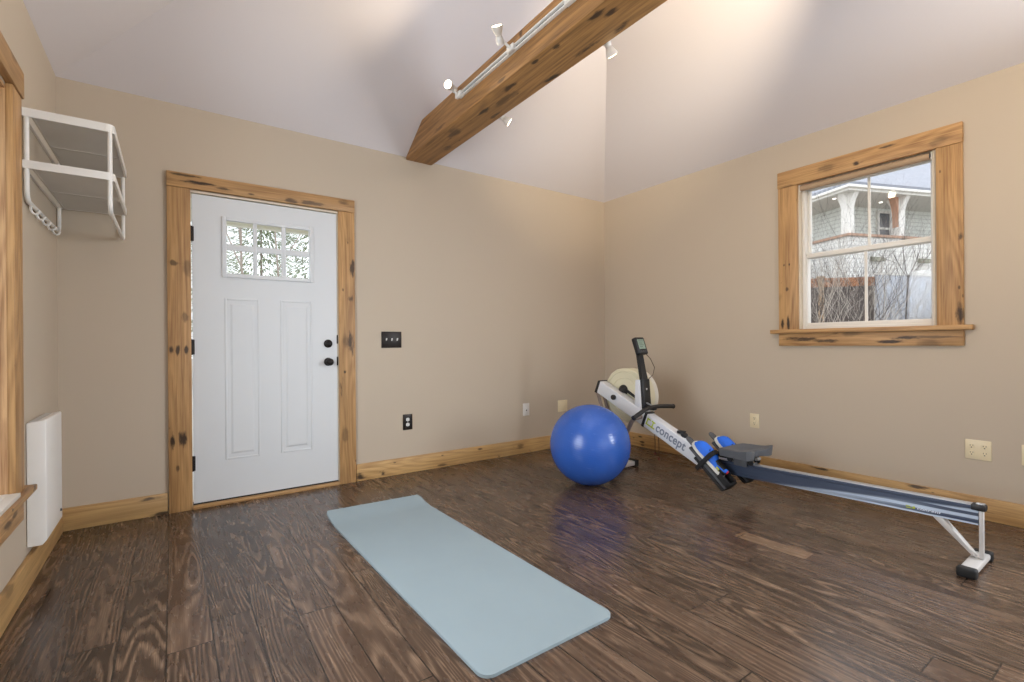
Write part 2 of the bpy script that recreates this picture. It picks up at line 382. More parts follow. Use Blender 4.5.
wall('wall_back', 1, D, D+WT, L-WT, R+WT, 0, H, [DOOR_H])
wall('wall_right', 0, R, R+WT, Y0, D, 0, H, [WR, WR2])
wall('wall_left', 0, L-WT, L, Y0, D, 0, H, [WL])
wall('wall_front', 1, Y0-WT, Y0, L-WT, R+WT, 0, H, [WF])
fl = MB().box(L-WT, R+WT, Y0-WT, D+WT, -.12, 0).build('floor', 'floor'); struct(fl)
hs = (R-L)/2; xm = (L+R)/2; zr = H+PITCH*hs
P1, P2 = Vector((xm, D-hs, zr)), Vector((xm, Y0+hs, zr))
c = [Vector((L, D, H)), Vector((R, D, H)), Vector((R, Y0, H)), Vector((L, Y0, H))]
ov = .16
m = MB()
def slab(*pts):
    pts = [Vector(p) for p in pts]; t = Vector((0, 0, .10))
    b = bmesh.new(); lo = [b.verts.new(p) for p in pts]; hi = [b.verts.new(p+t) for p in pts]
    b.faces.new(lo); b.faces.new(hi[::-1]); n = len(pts)
    for i in range(n): b.faces.new((lo[i], hi[i], hi[(i+1) % n], lo[(i+1) % n]))
    m.add(b)
slab(c[0], c[1], P1); slab(c[1], c[2], P2, P1); slab(c[2], c[3], P2); slab(c[3], c[0], P1, P2)
struct(m.build('ceiling', 'ceil', smooth=5))
m = MB()   # wall plates closing the eaves
m.box(L-WT, R+WT, D, D+WT, H, H+.14).box(L-WT, R+WT, Y0-WT, Y0, H, H+.14).box(L-WT, L, Y0, D, H, H+.14).box(R, R+WT, Y0, D, H, H+.14)
struct(m.build('trim_1', 'ceil'))
# baseboards
def bboard(name, mat, *b): return struct(MB().box(*b, bev=.003).build(name, mat))
m = MB().box(L, -.03, D-BT, D, 0, BB, .003).box(1.165, R, D-BT, D, 0, BB, .003)
struct(m.build('baseboard_back', 'wood_base'))
bboard('baseboard_right', 'wood_base_y', R-BT, R, Y0, D-BT, 0, BB)
bboard('baseboard_left', 'wood_base_y', L, L+BT, Y0, D-BT, 0, BB)
bboard('baseboard_front', 'wood_base', L+BT, R-BT, Y0, Y0+BT, 0, BB)

# ceiling beam (hewn timber running front to back, ends scribed to the slope)
BX0, BX1, BZ0, BZ1 = 1.597, 1.832, 2.600, 2.815
yc = D-(BZ1-H)/PITCH; yf = Y0+(BZ1-H)/PITCH
m = MB().prism([(D, BZ0), (D, H), (yc, BZ1), (yf, BZ1), (Y0, H), (Y0, BZ0)], 0, BX0, BX1, .008)
struct(m.build('ceiling_beam', 'beam'))

# ------------------------------------------------------------------ door
dr = sroot('door_1', (.105, D, 0))
base = Vector((.105, D, 0))
def dp(m, name, mat, parent=None, **k): return rel(m.build(name, mat, None, **k), base if parent is None else base)
def dchild(m, name, mat, par=dr, **k):
    o = m.build(name, mat, None, **k); rel(o, base); o.parent = par; return o
DX0, DX1, DZ0, DZ1, DY = .108, 1.028, .034, 2.062, D-.004   # slab front plane = DY
LX = (.305, .462, .488, .643, .672, .824); LZ = (1.555, 1.713, 1.753, 1.907)
# slab with a cut-out for the glazed opening
m = MB()
m.box(DX0, LX[0]-.012, DY, DY+.044, DZ0, DZ1).box(LX[5]+.012, DX1, DY, DY+.044, DZ0, DZ1)
m.box(LX[0]-.012, LX[5]+.012, DY, DY+.044, DZ0, LZ[0]-.012).box(LX[0]-.012, LX[5]+.012, DY, DY+.044, LZ[3]+.012, DZ1)
slabo = dchild(m, 'door_slab', 'white')
def rframe(m, x0, x1, z0, z1, w, y0, y1, bev=.003):
    m.box(x0, x0+w, y0, y1, z0, z1, bev).box(x1-w, x1, y0, y1, z0, z1, bev)
    m.box(x0+w, x1-w, y0, y1, z0, z0+w, bev).box(x0+w, x1-w, y0, y1, z1-w, z1, bev); return m
m = MB(); rframe(m, .275, .861, 1.527, 1.939, .028, DY-.012, DY+.01, .004)
for a, b in ((LX[1], LX[2]), (LX[3], LX[4])): m.box(a, b, DY-.008, DY+.012, LZ[0]-.01, LZ[3]+.01, .004)
for a, b in ((LX[0], LX[1]), (LX[2], LX[3]), (LX[4], LX[5])): m.box(a-.005, b+.005, DY-.008, DY+.012, LZ[1], LZ[2], .004)
dchild(m, 'glazing_bars', 'white')
for i in range(3):
    for j in range(2):
        dchild(MB().box(LX[2*i]-.008, LX[2*i+1]+.008, DY+.018, DY+.022, LZ[2*j]-.008, LZ[2*j+1]+.008), 'pane', 'glass')
for x0, x1 in ((.288, .500), (.632, .848)):
    m = MB(); z0, z1 = .293, 1.388
    rframe(m, x0, x1, z0, z1, .014, DY-.005, DY+.004, .0045)
    m.prism([(x0+.020, z0+.020), (x1-.020, z0+.020), (x1-.020, z1-.020), (x0+.020, z1-.020)], 1, DY-.0005, DY+.004)
    b = bmesh.new()   # raised field with sloped shoulders
    o4 = [(x0+.030, z0+.034), (x1-.030, z0+.034), (x1-.030, z1-.034), (x0+.030, z1-.034)]
    i4 = [(x0+.046, z0+.050), (x1-.046, z0+.050), (x1-.046, z1-.050), (x0+.046, z1-.050)]
    A = [b.verts.new((p[0], DY+.001, p[1])) for p in o4]; B = [b.verts.new((p[0], DY-.006, p[1])) for p in i4]
    b.faces.new(B)
    for q in range(4): b.faces.new((A[q], A[(q+1) % 4], B[(q+1) % 4], B[q]))
    m.add(b); dchild(m, 'raised_panel', 'white', smooth=20)
def knobset(z, big):
    m = MB(); f = axis_mtx((.960, DY, z), (0, -1, 0))
    m.lathe([(0, 0), (.031, 0), (.031, .006), (.026, .010), (.012, .012)] + ([(.011, .030), (.020, .038), (.027, .048), (.0275, .058), (.022, .068), (.010, .073), (0, .074)] if big
            else [(.012, .016), (.022, .018), (.022, .026), (.018, .029), (0, .030)]), 28, f)
    return m
dchild(knobset(.938, True), 'door_knob', 'bronze'); 
m = knobset(1.075, False); m.box(.944, .976, DY-.042, DY-.028, 1.071, 1.079, .003); dchild(m, 'deadbolt', 'bronze')
for z in (.296, 1.058, 1.800):
    m = MB(); m.tube([(.104, DY-.004, z-.05), (.104, DY-.004, z+.05)], .008, 12); m.box(.096, .118, DY-.002, DY+.002, z-.048, z+.048)
    dchild(m, 'hinge', 'bronze')
for z in (.945, 1.110):
    dchild(MB().box(1.0235, 1.0335, DY-.003, DY+.008, z-.036, z+.030, .001), 'strike_plate', 'bronze')
m = MB().box(.085, .102, D-.012, D+.14, 0, 2.08).box(1.0335, 1.05, D-.012, D+.14, 0, 2.08).box(.102, 1.0335, D-.012, D+.14, 2.068, 2.08)
m.box(1.029, 1.0325, DY-.002, DY+.05, .03, 2.066)
dchild(m, 'door_jamb', 'aged')
dchild(MB().box(.102, 1.0335, D-.03, D+.14, 0, .024, .003), 'threshold', 'wood_x')
dchild(MB().box(.104, 1.031, DY-.001, DY+.04, .0245, .034), 'sweep', 'rubber')
# casing
struct(MB().box(-.025, .100, D-.024, D, 0, 2.086, .003).build('trim_2', 'wood_z'))
struct(MB().box(1.036, 1.160, D-.024, D, 0, 2.086, .003).build('trim_3', 'wood_z'))
struct(MB().box(-.026, 1.161, D-.030, D, 2.087, 2.182, .004).build('trim_4', 'wood_x'))

# ------------------------------------------------------------------ window in the right wall
y0, y1, z0, z1 = WR
def wparts():
    w = sroot('window_1', (R, (y0+y1)/2, z0)); bs = Vector(w.location)
    def ch(m, name, mat, par=w, **k):
        o = m.build(name, mat, None, **k); rel(o, bs); o.parent = par; return o
    X = R+.045
    m = MB(); m.box(R-.002, R+WT, y1-.012, y1, z0, z1).box(R-.002, R+WT, y0, y0+.010, z0, z1).box(R, R+WT, y0, y1, z1-.010, z1)
    ch(m, 'jamb_lining', 'aged')
    def yz(m, a0, a1, b0, b1, w, x0, x1, bev=.003):
        m.box(x0, x1, a0, a0+w, b0, b1, bev).box(x0, x1, a1-w, a1, b0, b1, bev)
        m.box(x0, x1, a0+w, a1-w, b0, b0+w, bev).box(x0, x1, a0+w, a1-w, b1-w, b1, bev); return m
    m = MB(); yz(m, y0+.010, y1-.012, z0+.001, z1-.01, .022, X, X+.09); ch(m, 'window_frame', 'vinyl')
    # lower sash (inner), upper sash (outer)
    m = MB(); m.box(X+.006, X+.042, .967-.030, .967, z0+.022, 1.722, .003).box(X+.006, X+.042, 1.712, 1.742, z0+.022, 1.722, .003)
    m.box(X+.006, X+.042, .967, 1.712, z0+.022, 1.204, .003).box(X+.004, X+.042, .967, 1.712, 1.700, 1.734, .003)
    lo = ch(m, 'lower_sash', 'vinyl')
    ch(MB().box(X+.020, X+.030, 1.326, 1.342, 1.204, 1.700), 'muntin', 'vinyl', lo)
    ch(MB().box(X+.022, X+.026, .967, 1.712, 1.204, 1.700), 'pane', 'glass', lo)
    m = MB(); m.box(X+.048, X+.084, .937, .962, 1.71, z1-.03, .003).box(X+.048, X+.084, 1.705, 1.742, 1.71, z1-.03, .003)
    m.box(X+.048, X+.084, .962, 1.705, 1.700, 1.738, .003).box(X+.048, X+.084, .962, 1.705, 2.225, z1-.03, .003)
    up = ch(m, 'upper_sash', 'vinyl')
    ch(MB().box(X+.060, X+.070, 1.317, 1.333, 1.738, 2.225), 'muntin', 'vinyl', up)
    ch(MB().box(X+.063, X+.067, .962, 1.705, 1.738, 2.225), 'pane', 'glass', up)
    return w
wparts()
# stool, apron, casings of that window
struct(MB().box(R-.024, R, 1.748, 1.889, 1.156, 2.262, .003).build('trim_5', 'wood_z'))
struct(MB().box(R-.024, R, .805, .930, 1.156, 2.262, .003).build('trim_6', 'wood_z'))
struct(MB().box(R-.030, R, .803, 1.891, 2.262, 2.386, .004).build('trim_7', 'wood_y'))
struct(MB().box(R-.052, R-.0005, .760, 1.946, 1.126, 1.157, .004).box(R-.002, R+.06, .941, 1.754, 1.130, 1.1565).build('trim_8', 'wood_y'))
struct(MB().box(R-.024, R, .805, 1.890, 1.030, 1.125, .003).build('trim_9', 'wood_y'))
t = thing('roller_shade', 'rolled-up tan fabric shade at the top of the small right-hand window', 'window shade', (R+.012, 1.35, 2.232))
bs = Vector(t.location)
def ch(m, name, mat, par, bs, **k):
    o = m.build(name, mat, None, **k); rel(o, bs); o.parent = par; return o
ch(MB().tube([(R+.016, .968, 2.236), (R+.016, 1.736, 2.236)], .022, 20), 'shade_roll', 'shade', t, bs)
ch(MB().box(R+.002, R+.032, .955, .962, 2.212, 2.262, .002), 'bracket', 'enamel', t, bs)
ch(MB().box(R+.002, R+.032, 1.738, 1.744, 2.212, 2.262, .002), 'bracket', 'enamel', t, bs)
ch(MB().tube([(R+.016, .959, 2.236), (R+.016, .968, 2.236)], .018, 18), 'end_plug', 'greypl', t, bs)

# ------------------------------------------------------------------ tall window at the left
def lw():
    w = sroot('window_2', (L, 1.94, .47)); bs = Vector(w.location)
    y0, y1, z0, z1 = WL
    m = MB().box(L-WT+.002, L+.001, y1-.004, y1+.01, z0+.001, z1-.001).box(L-WT+.002, L+.001, y0-.01, y0+.004, z0+.001, z1-.001).box(L-WT+.002, L+.001, y0+.004, y1-.004, z1-.004, z1+.01)
    ch(m, 'jamb_lining', 'jamb', w, bs)
    X = L-.13
    m = MB()
    for a, b in ((y0, y0+.05), (y1-.05, y1), ((y0+y1)/2-.03, (y0+y1)/2+.03)): m.box(X, X+.04, a, b, z0, z1, .003)
    for a, b in ((z0, z0+.05), (z1-.05, z1), ((z0+z1)/2-.02, (z0+z1)/2+.02)): m.box(X, X+.04, y0+.05, y1-.05, a, b, .003)
    ch(m, 'window_frame', 'vinyl', w, bs)
    ch(MB().box(X+.018, X+.022, y0+.05, y1-.05, z0+.05, z1-.05), 'pane', 'glass', w, bs)
lw()
struct(MB().box(L, L+.024, 2.727, 2.864, .463, 2.120, .003).build('trim_10', 'wood_z'))
struct(MB().box(L, L+.024, 1.02, 1.153, .463, 2.120, .003).build('trim_11', 'wood_z'))
struct(MB().box(L, L+.030, 1.00, 2.880, 2.121, 2.233, .004).build('trim_12', 'wood_y'))
struct(MB().box(L-.13, L+.002, WL[0]+.005, WL[1]-.005, .440, .474).box(L+.0005, L+.050, .94, 2.945, .438, .462, .004).build('trim_13', 'wood_y'))
struct(MB().box(L, L+.022, 1.02, 2.862, .335, .437, .003).build('trim_14', 'wood_y'))
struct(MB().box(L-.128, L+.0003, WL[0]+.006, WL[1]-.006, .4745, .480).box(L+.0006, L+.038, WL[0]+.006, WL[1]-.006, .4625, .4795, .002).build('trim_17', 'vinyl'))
# unseen windows added to brighten the room: simple framed glazing
def plain_window(name, axis, a, u0, u1, z0, z1):
    w = sroot(name, (a, (u0+u1)/2, z0) if axis == 0 else ((u0+u1)/2, a, z0)); bs = Vector(w.location)
    def bx(m, t0, t1, p, q, r_, s_, bev=.003):
        return m.box(a+t0, a+t1, p, q, r_, s_, bev) if axis == 0 else m.box(p, q, a+t0, a+t1, r_, s_, bev)
    m = MB(); um = (u0+u1)/2; zm = (z0+z1)/2
    for p, q in ((u0, u0+.05), (u1-.05, u1), (um-.03, um+.03)): bx(m, -.02, .02, p, q, z0, z1)
    for p, q in ((z0, z0+.05), (z1-.05, z1), (zm-.02, zm+.02)): bx(m, -.02, .02, u0+.05, u1-.05, p, q)
    ch(m, 'window_frame', 'vinyl', w, bs)
    ch(bx(MB(), -.002, .002, u0+.04, u1-.04, z0+.04, z1-.04, 0), 'pane', 'glass', w, bs)
    m = MB()
    bx(m, -.1, 0, 0, 0, 0, 0, 0) if False else None
    return w
plain_window('added_window_3', 0, R+.08, *WR2)
plain_window('added_window_4', 1, Y0-.08, *WF)
def casing(name, axis, a0, a1, u0, u1, z0, z1):
    m = MB()
    def bx(p, q, r_, s_): 
        if axis == 0: m.box(a0, a1, p, q, r_, s_, .003)
        else: m.box(p, q, a0, a1, r_, s_, .003)
    bx(u0-.12, u0, z0, z1); bx(u1, u1+.12, z0, z1); bx(u0-.12, u1+.12, z1, z1+.12); bx(u0-.16, u1+.16, z0-.03, z0); bx(u0-.12, u1+.12, z0-.13, z0-.03)
    struct(m.build(name, 'wood_y' if axis == 0 else 'wood_x'))
casing('trim_15', 0, R-.024, R, *WR2)
casing('trim_16', 1, Y0, Y0+.024, *WF)

# ------------------------------------------------------------------ white hat rack on the left wall
def rack():
    Y1, Y2, X1, X2 = 2.985, 3.760, L+.002, -.222
    t = thing('wall_rack', 'white metal hat rack with two wire shelves and hooks high on left wall', 'wall rack', (L, (Y1+Y2)/2, 1.70))
    bs = Vector(t.location)
    def frame(z0, z1):
        m = MB(); th = .010; r = .03
        # flat-bar rectangle with rounded front corners
        def bar(p, q): pass
        o = [(X1, Y1)] + [(X2-r+r*math.sin(a), Y1+r-r*math.cos(a)) for a in [i*PI/12 for i in range(7)]] + [(X2-r+r*math.cos(a), Y2-r+r*math.sin(a)) for a in [i*PI/12 for i in range(7)]] + [(X1, Y2)]
        cx, cy = (X1+X2)/2, (Y1+Y2)/2
        n = len(o)
        inn = []
        for i, (x, y) in enumerate(o):
            inn.append((x+th*.999 if x < X1+.01 else x-th*max(0, (x-(X2-r))/r) if x > X2-r else x, y+th if y < Y1+r*.5 else y-th if y > Y2-r*.5 else y))
        for i in range(n):
            j = (i+1) % n
            a, b_, c_, d_ = o[i], o[j], inn[j], inn[i]
            b = bmesh.new(); lo = [b.verts.new((p[0], p[1], z0)) for p in (a, b_, c_, d_)]; hi = [b.verts.new((p[0], p[1], z1)) for p in (a, b_, c_, d_)]
            b.faces.new(lo); b.faces.new(hi[::-1])
            for q in range(4): b.faces.new((lo[q], hi[q], hi[(q+1) % 4], lo[(q+1) % 4]))
            m.add(b)
        return m
    for z0, z1 in ((2.090, 2.128), (1.860, 1.896)):
        f = ch(frame(z0, z1), 'shelf_frame', 'enamel', t, bs, smooth=40)
        m = MB(); zz = z0+.006
        xa, xb = X1+.035, X2-.010
        nx, ny = 34, 86
        for i in range(nx+1):
            x = xa+(xb-xa)*i/nx; m.box(x-.0016, x+.0016, Y1+.008, Y2-.008, zz-.0016, zz+.0016)
        for i in range(ny+1):
            y = Y1+.012+(Y2-Y1-.024)*i/ny; m.box(xa, xb, y-.0016, y+.0016, zz-.0045, zz-.0013)
        m.box(xa-.006, xa+.002, Y1+.008, Y2-.008, zz-.006, zz+.006)
        for y in (Y1+(Y2-Y1)*.5,): m.box(xa, xb, y-.004, y+.004, zz-.008, zz-.004)
        g = ch(m, 'wire_shelf', 'mesh', f, bs)
    def urod(x, zlow):
        r = .0095; k = .045
        pts = [(x, Y1+.012, 2.10), (x, Y1+.012, zlow+k)]
        pts += [(x, Y1+.012+k*(1-math.cos(a)), zlow+k*(1-math.sin(a))) for a in [i*PI/12 for i in range(1, 7)]]
        pts += [(x, Y2-.012-k*(1-math.sin(a)), zlow+k*(1-math.cos(a))) for a in [i*PI/12 for i in range(0, 7)]]
        pts += [(x, Y2-.012, 2.10)]
        return MB().tube(pts, r, 12)
    ch(urod(X2-.018, 1.712), 'front_rod', 'enamel', t, bs)
    hr = ch(urod(X1+.012, 1.720), 'hook_rod', 'enamel', t, bs)
    for i in range(5):
        y = Y1+.10+i*.125; x = X1+.012; z = 1.720
        m = MB(); m.tube([(x-.002, y, z+.006), (x-.003, y, z-.022), (x+.002, y, z-.036), (x+.012, y, z-.042), (x+.022, y, z-.036), (x+.026, y, z-.022)], [.0055, .0055, .0052, .005, .005, .0055], 10)
        ch(m, 'hook', 'enamel', hr, bs)
rack()

# ------------------------------------------------------------------ wall heater
def heater():
    t = thing('wall_heater', 'slim white panel heater on left wall under the hat rack', 'heater', (L, 3.2, .165)); bs = Vector(t.location)
    ya, yb, xf = 3.016, 3.388, L+.068
    m = MB().prism([(L+.002, .165), (L+.052, .165), (xf, .186), (xf, .728), (xf-.006, .733), (L+.002, .722)], 1, ya, yb, .004, 3)
    ch(m, 'body', 'heater', t, bs)
    m = MB()
    for i in range(22):
        y = ya+.012+i*(yb-ya-.024)/22; m.box(L+.010, L+.050, y, y+.012, .7215, .7285)
    ch(m, 'top_grille', 'legpaint', t, bs)
    f = axis_mtx((xf, yb-.05, .235), (1, 0, 0))
    ch(MB().lathe([(0, 0), (.007, 0), (.007, .004), (.005, .006), (0, .006)], 16, f), 'indicator', 'greypl', t, bs)
    ch(MB().box(L, L+.03, ya+.06, yb-.06, .155, .168), 'wall_bracket', 'greypl', t, bs)
heater()

# ------------------------------------------------------------------ switch and outlet plates
def plate(name, label, cat, pos, face, w, hgt, mat, kind, group=None, ins='ivory'):
    """face: 'back' plate lies on the back wall, 'right' on the right wall; built in local x (width), z (height), -y out of the wall"""
    t = thing(name, label, cat, pos, 0 if face == 'back' else -PI/2, group)
    m = MB().box(-w/2, w/2, -.006, 0, -hgt/2, hgt/2, .003, 2); m.build('cover_plate', mat, t)
    def duplex(x, mat):
        for z in (-.021, .021):
            mm = MB(); pts = []
            for i in range(20):
                a = 2*PI*i/20; pts.append((x+max(-.0145, min(.0145, .0175*math.cos(a))), z+.0175*math.sin(a)*.82))
            mm.prism(pts, 1, -.0085, -.004, .001, 1); r = mm.build('receptacle', mat, t)
            s = MB()
            for dx in (-.0065, .0055): s.box(x+dx, x+dx+.0022, -.0092, -.0080, z+.000, z+.009)
            s.box(x-.003, x+.003, -.0092, -.0080, z-.010, z-.005); s.build('slots', 'slot', r)
        MB().lathe([(0, 0), (.003, 0), (.0025, .0016), (0, .002)], 10, axis_mtx((x, -.006, 0), (0, -1, 0))).build('screw', ins if mat != 'whiteplastic' else 'alu', t)
    if kind == 'switch3':
        for x in (-.046, 0, .046):
            MB().box(x-.008, x+.008, -.0075, -.005, -.014, .014, .001).build('slot_surround', 'slot', t)
            MB().prism([(-.007, -.002), (-.012, .013), (-.020, .012), (-.008, -.010)], 0, x-.0052, x+.0052, .0015, 1).build('toggle', 'whiteplastic', t)
    elif kind == 'duplex': duplex(0, ins)
    elif kind == 'quad': duplex(-.0286, ins); duplex(.0286, ins)
    elif kind == 'blank':
        for z in (-.042, .042): MB().lathe([(0, 0), (.003, 0), (.0025, .0016), (0, .002)], 10, axis_mtx((0, -.006, z), (0, -1, 0))).build('screw', 'alu', t)
        for x in (-.03, .012): MB().box(x, x+.018, -.0075, -.005, -.026, .026, .001).build('insert', 'ivory', t)
    elif kind == 'jack':
        MB().box(-.010, .010, -.0085, -.005, -.020, .020, .001).build('insert', 'whiteplastic', t)
        MB().box(-.006, .006, -.0095, -.008, -.014, -.002).build('socket', 'slot', t)
    return t
plate('light_switch', 'dark bronze three-toggle light switch plate right of the white door', 'light switch', (1.460, D, 1.104), 'back', .170, .132, 'bronze', 'switch3')
plate('wall_outlet', 'dark bronze duplex outlet with white sockets low on the back wall', 'outlet', (1.594, D, .420), 'back', .084, .130, 'bronze', 'duplex', ins='whiteplastic')
plate('wall_jack', 'slim white jack plate low on the back wall left of the ball', 'wall plate', (2.825, D, .420), 'back', .078, .122, 'whiteplastic', 'jack')
plate('wall_plate', 'square ivory plate just above and left of the blue ball', 'wall plate', (3.297, D, .418), 'back', .128, .118, 'ivory', 'blank')
plate('wall_outlet', 'single ivory duplex outlet on right wall above the rower seat', 'outlet', (R, 2.100, .412), 'right', .078, .117, 'ivory', 'duplex')
plate('wall_outlet', 'double-gang ivory outlet with four sockets on right wall above the rower tail', 'outlet', (R, .749, .407), 'right', .116, .117, 'ivory', 'quad')
plate('wall_plate', 'ivory wall plate cut by the right edge of the picture', 'wall plate', (R, .530, .411), 'right', .078, .117, 'ivory', 'duplex')

# ------------------------------------------------------------------ track lighting on the beam
def track(name, label, side):
    x = BX0 if side < 0 else BX1
    t = thing(name, label, 'light track', (x, 2.0, 2.731)); bs = Vector(t.location)
    ya, yb = -1.2, 2.80
    xx = lambda a, b: (x-b, x-a) if side < 0 else (x+a, x+b)
    m = MB()
    for z0, z1 in ((2.714, 2.7215), (2.7405, 2.748)): m.box(*xx(0, .020), ya, yb, z0, z1, .001)
    m.box(*xx(0, .004), ya, yb, 2.7215, 2.7405); ch(m, 'channel', 'enamel', t, bs)
    ch(MB().box(*xx(.004, .007), ya+.01, yb-.01, 2.724, 2.738), 'conductor_strip', 'greypl', t, bs)
    ch(MB().box(*xx(0, .026), yb, yb+.035, 2.710, 2.752, .003), 'end_feed', 'enamel', t, bs)
    ch(MB().box(*xx(0, .028), 1.70, 1.765, 2.708, 2.754, .003), 'connector', 'enamel', t, bs)
def spot(label, side, y, d, reach=.075, power=26, zoff=0, cone=150):
    """d: direction the bulb faces"""
    x = (BX0-.022) if side < 0 else (BX1+.022); d = Vector(d).normalized()
    t = thing('track_spotlight', label, 'spotlight', (x, y, 2.731), 0, 'bulbs on the beam tracks')
    o = Vector((side*reach, 0, zoff))
    MB().box(-.012, .012, -.032, .032, -.017, .017, .003).build('adapter', 'enamel', t)
    MB().tube([Vector((side*.008, 0, 0)), Vector((side*.03, 0, zoff*.4)), o], [.010, .008, .009], 12).build('swivel_arm', 'enamel', t)
    f = axis_mtx(o, d)
    h = MB().lathe([(0, -.034), (.017, -.032), (.021, -.026), (.021, -.004), (.018, .002), (.018, .010), (.0, .010)], 24, f).build('lamp_holder', 'enamel', t)
    b = MB().lathe([(.013, .010), (.016, .014), (.022, .026), (.0315, .050), (.0325, .058), (.031, .060)], 28, f).build('bulb', 'bulbshell', t)
    MB().lathe([(0, .0630), (.018, .062), (.0312, .059), (.0312, .0575), (0, .0575)], 28, f).build('bulb_face', 'bulb', b)
    ld = bpy.data.lights.new('bulb_light', 'SPOT'); ld.energy = power; ld.color = (1.0, .83, .60); ld.spot_size = math.radians(cone); ld.spot_blend = 1.0; ld.shadow_soft_size = .03
    lo = bpy.data.objects.new('bulb_light', ld); COL.objects.link(lo); lo.parent = t
    lo.location = o+d*.10; lo.rotation_euler = (-d).to_track_quat('Z', 'Y').to_euler()
    return t
track('light_track', 'white light track along the left face of the timber beam', -1)
track('light_track', 'white light track on the far right face of the timber beam', 1)
spot('lit bulb nearest the wall end on the left side of the beam', -1, 2.83, (-.86, -.50, -.05), .045, 24, .03, 178)
spot('lit bulb tilted up towards the ceiling midway along the left side of the beam', -1, 2.22, (-.55, -.42, .72), .080, 6, .03)
spot('small bulb peeking below the right side of the beam nearest the back wall', 1, 2.80, (.75, -.30, -.50), .050, 11, -.075)
spot('bulb hanging below the right side of the beam nearer the viewer', 1, 1.80, (.62, .05, -.78), .055, 12, -.075)
spot('unseen bulb added on the right beam track for the ceiling glow', 1, .20, (1.03, 2.23, .46), .070, 300, .0, 54)  # unseen head, added to make the warm glow on the right slope
spot('unseen bulb added on the right beam track to light the right wall', 1, -.35, (1.95, .80, -.42), .070, 90, .0, 80)  # unseen head, added to warm the upper right wall
spot('unseen bulb added on the left beam track as fill light', -1, .9, (-1.0, .9, .55), .070, 14, .0, 110)  # unseen head, added to brighten the left side of the room

# ------------------------------------------------------------------ exercise ball
BR = .300
m = MB(); prof = [(BR*math.sin(PI*i/64), -BR*math.cos(PI*i/64)) for i in range(65)]
prof[0] = (0, -BR); prof[-1] = (0, BR)
t = thing('exercise_ball', 'glossy blue inflatable exercise ball on the floor in front of the rower', 'exercise ball', (2.567, 2.633, 0))
m.lathe(prof, 96)
bo = m.build('ball_skin', 'ball', t); bo.location = (0, 0, BR); bo.rotation_euler = (.22, -.18, .4)
f = axis_mtx((BR*.55, -BR*.80, -BR*.24), (.55, -.80, -.24))
v = MB().lathe([(0, -.003), (.010, -.003), (.010, .0015), (.007, .003), (0, .003)], 20, f).build('valve_plug', 'ball', t); v.location = (0, 0, BR)

# ------------------------------------------------------------------ exercise mat
def yoga():
    W2, LEN, TH = .302, 1.775, .011
    o = MB(); nx, ny = 24, 72; r = .045
    grid = []
    def curl(v): # height of the underside; far end lifts off the floor
        q = max(0, (v-(LEN-.20))/.20); return .031*q**1.6
    for j in range(ny+1):
        v = (r*(1-math.cos(PI/2*j/12)) if j <= 12 else r+(LEN-r)*(j-12)/(ny-12)); row = []
        end = min(v, LEN-v)
        inset = (r-math.sqrt(max(0, r*r-(r-end)**2))) if (end < r and v < LEN/2) else ((.012-math.sqrt(max(0, .012**2-(.012-end)**2))) if end < .012 else 0)
        for i in range(nx+1):
            uu = -1+2*i/nx; x = uu*(W2-inset)
            row.append((x, v-.020*uu*max(0, (v-(LEN-.5))/.5), curl(v)+.0004*math.sin(v*9+x*5)+.0005))
        grid.append(row)
    bm = o.bm
    lo = [[bm.verts.new(p) for p in row] for row in grid]
    hi = [[bm.verts.new((p[0], p[1], p[2]+TH)) for p in row] for row in grid]
    for j in range(ny):
        for i in range(nx):
            bm.faces.new((lo[j][i], lo[j+1][i], lo[j+1][i+1], lo[j][i+1])); bm.faces.new((hi[j][i], hi[j][i+1], hi[j+1][i+1], hi[j+1][i]))
    for j in range(ny):
        bm.faces.new((lo[j][0], hi[j][0], hi[j+1][0], lo[j+1][0])); bm.faces.new((lo[j][nx], lo[j+1][nx], hi[j+1][nx], hi[j][nx]))
    for i in range(nx):
        bm.faces.new((lo[0][i], lo[0][i+1], hi[0][i+1], hi[0][i])); bm.faces.new((lo[ny][i], hi[ny][i], hi[ny][i+1], lo[ny][i+1]))
    ob = o.build('exercise_mat', 'mat', smooth=50)
    ob.location = (1.094, 1.295, 0); ob.rotation_euler = (0, 0, .017)
    tag(ob, 'pale sage green exercise mat lying on the dark floor with a curled far end', 'exercise mat')
yoga()

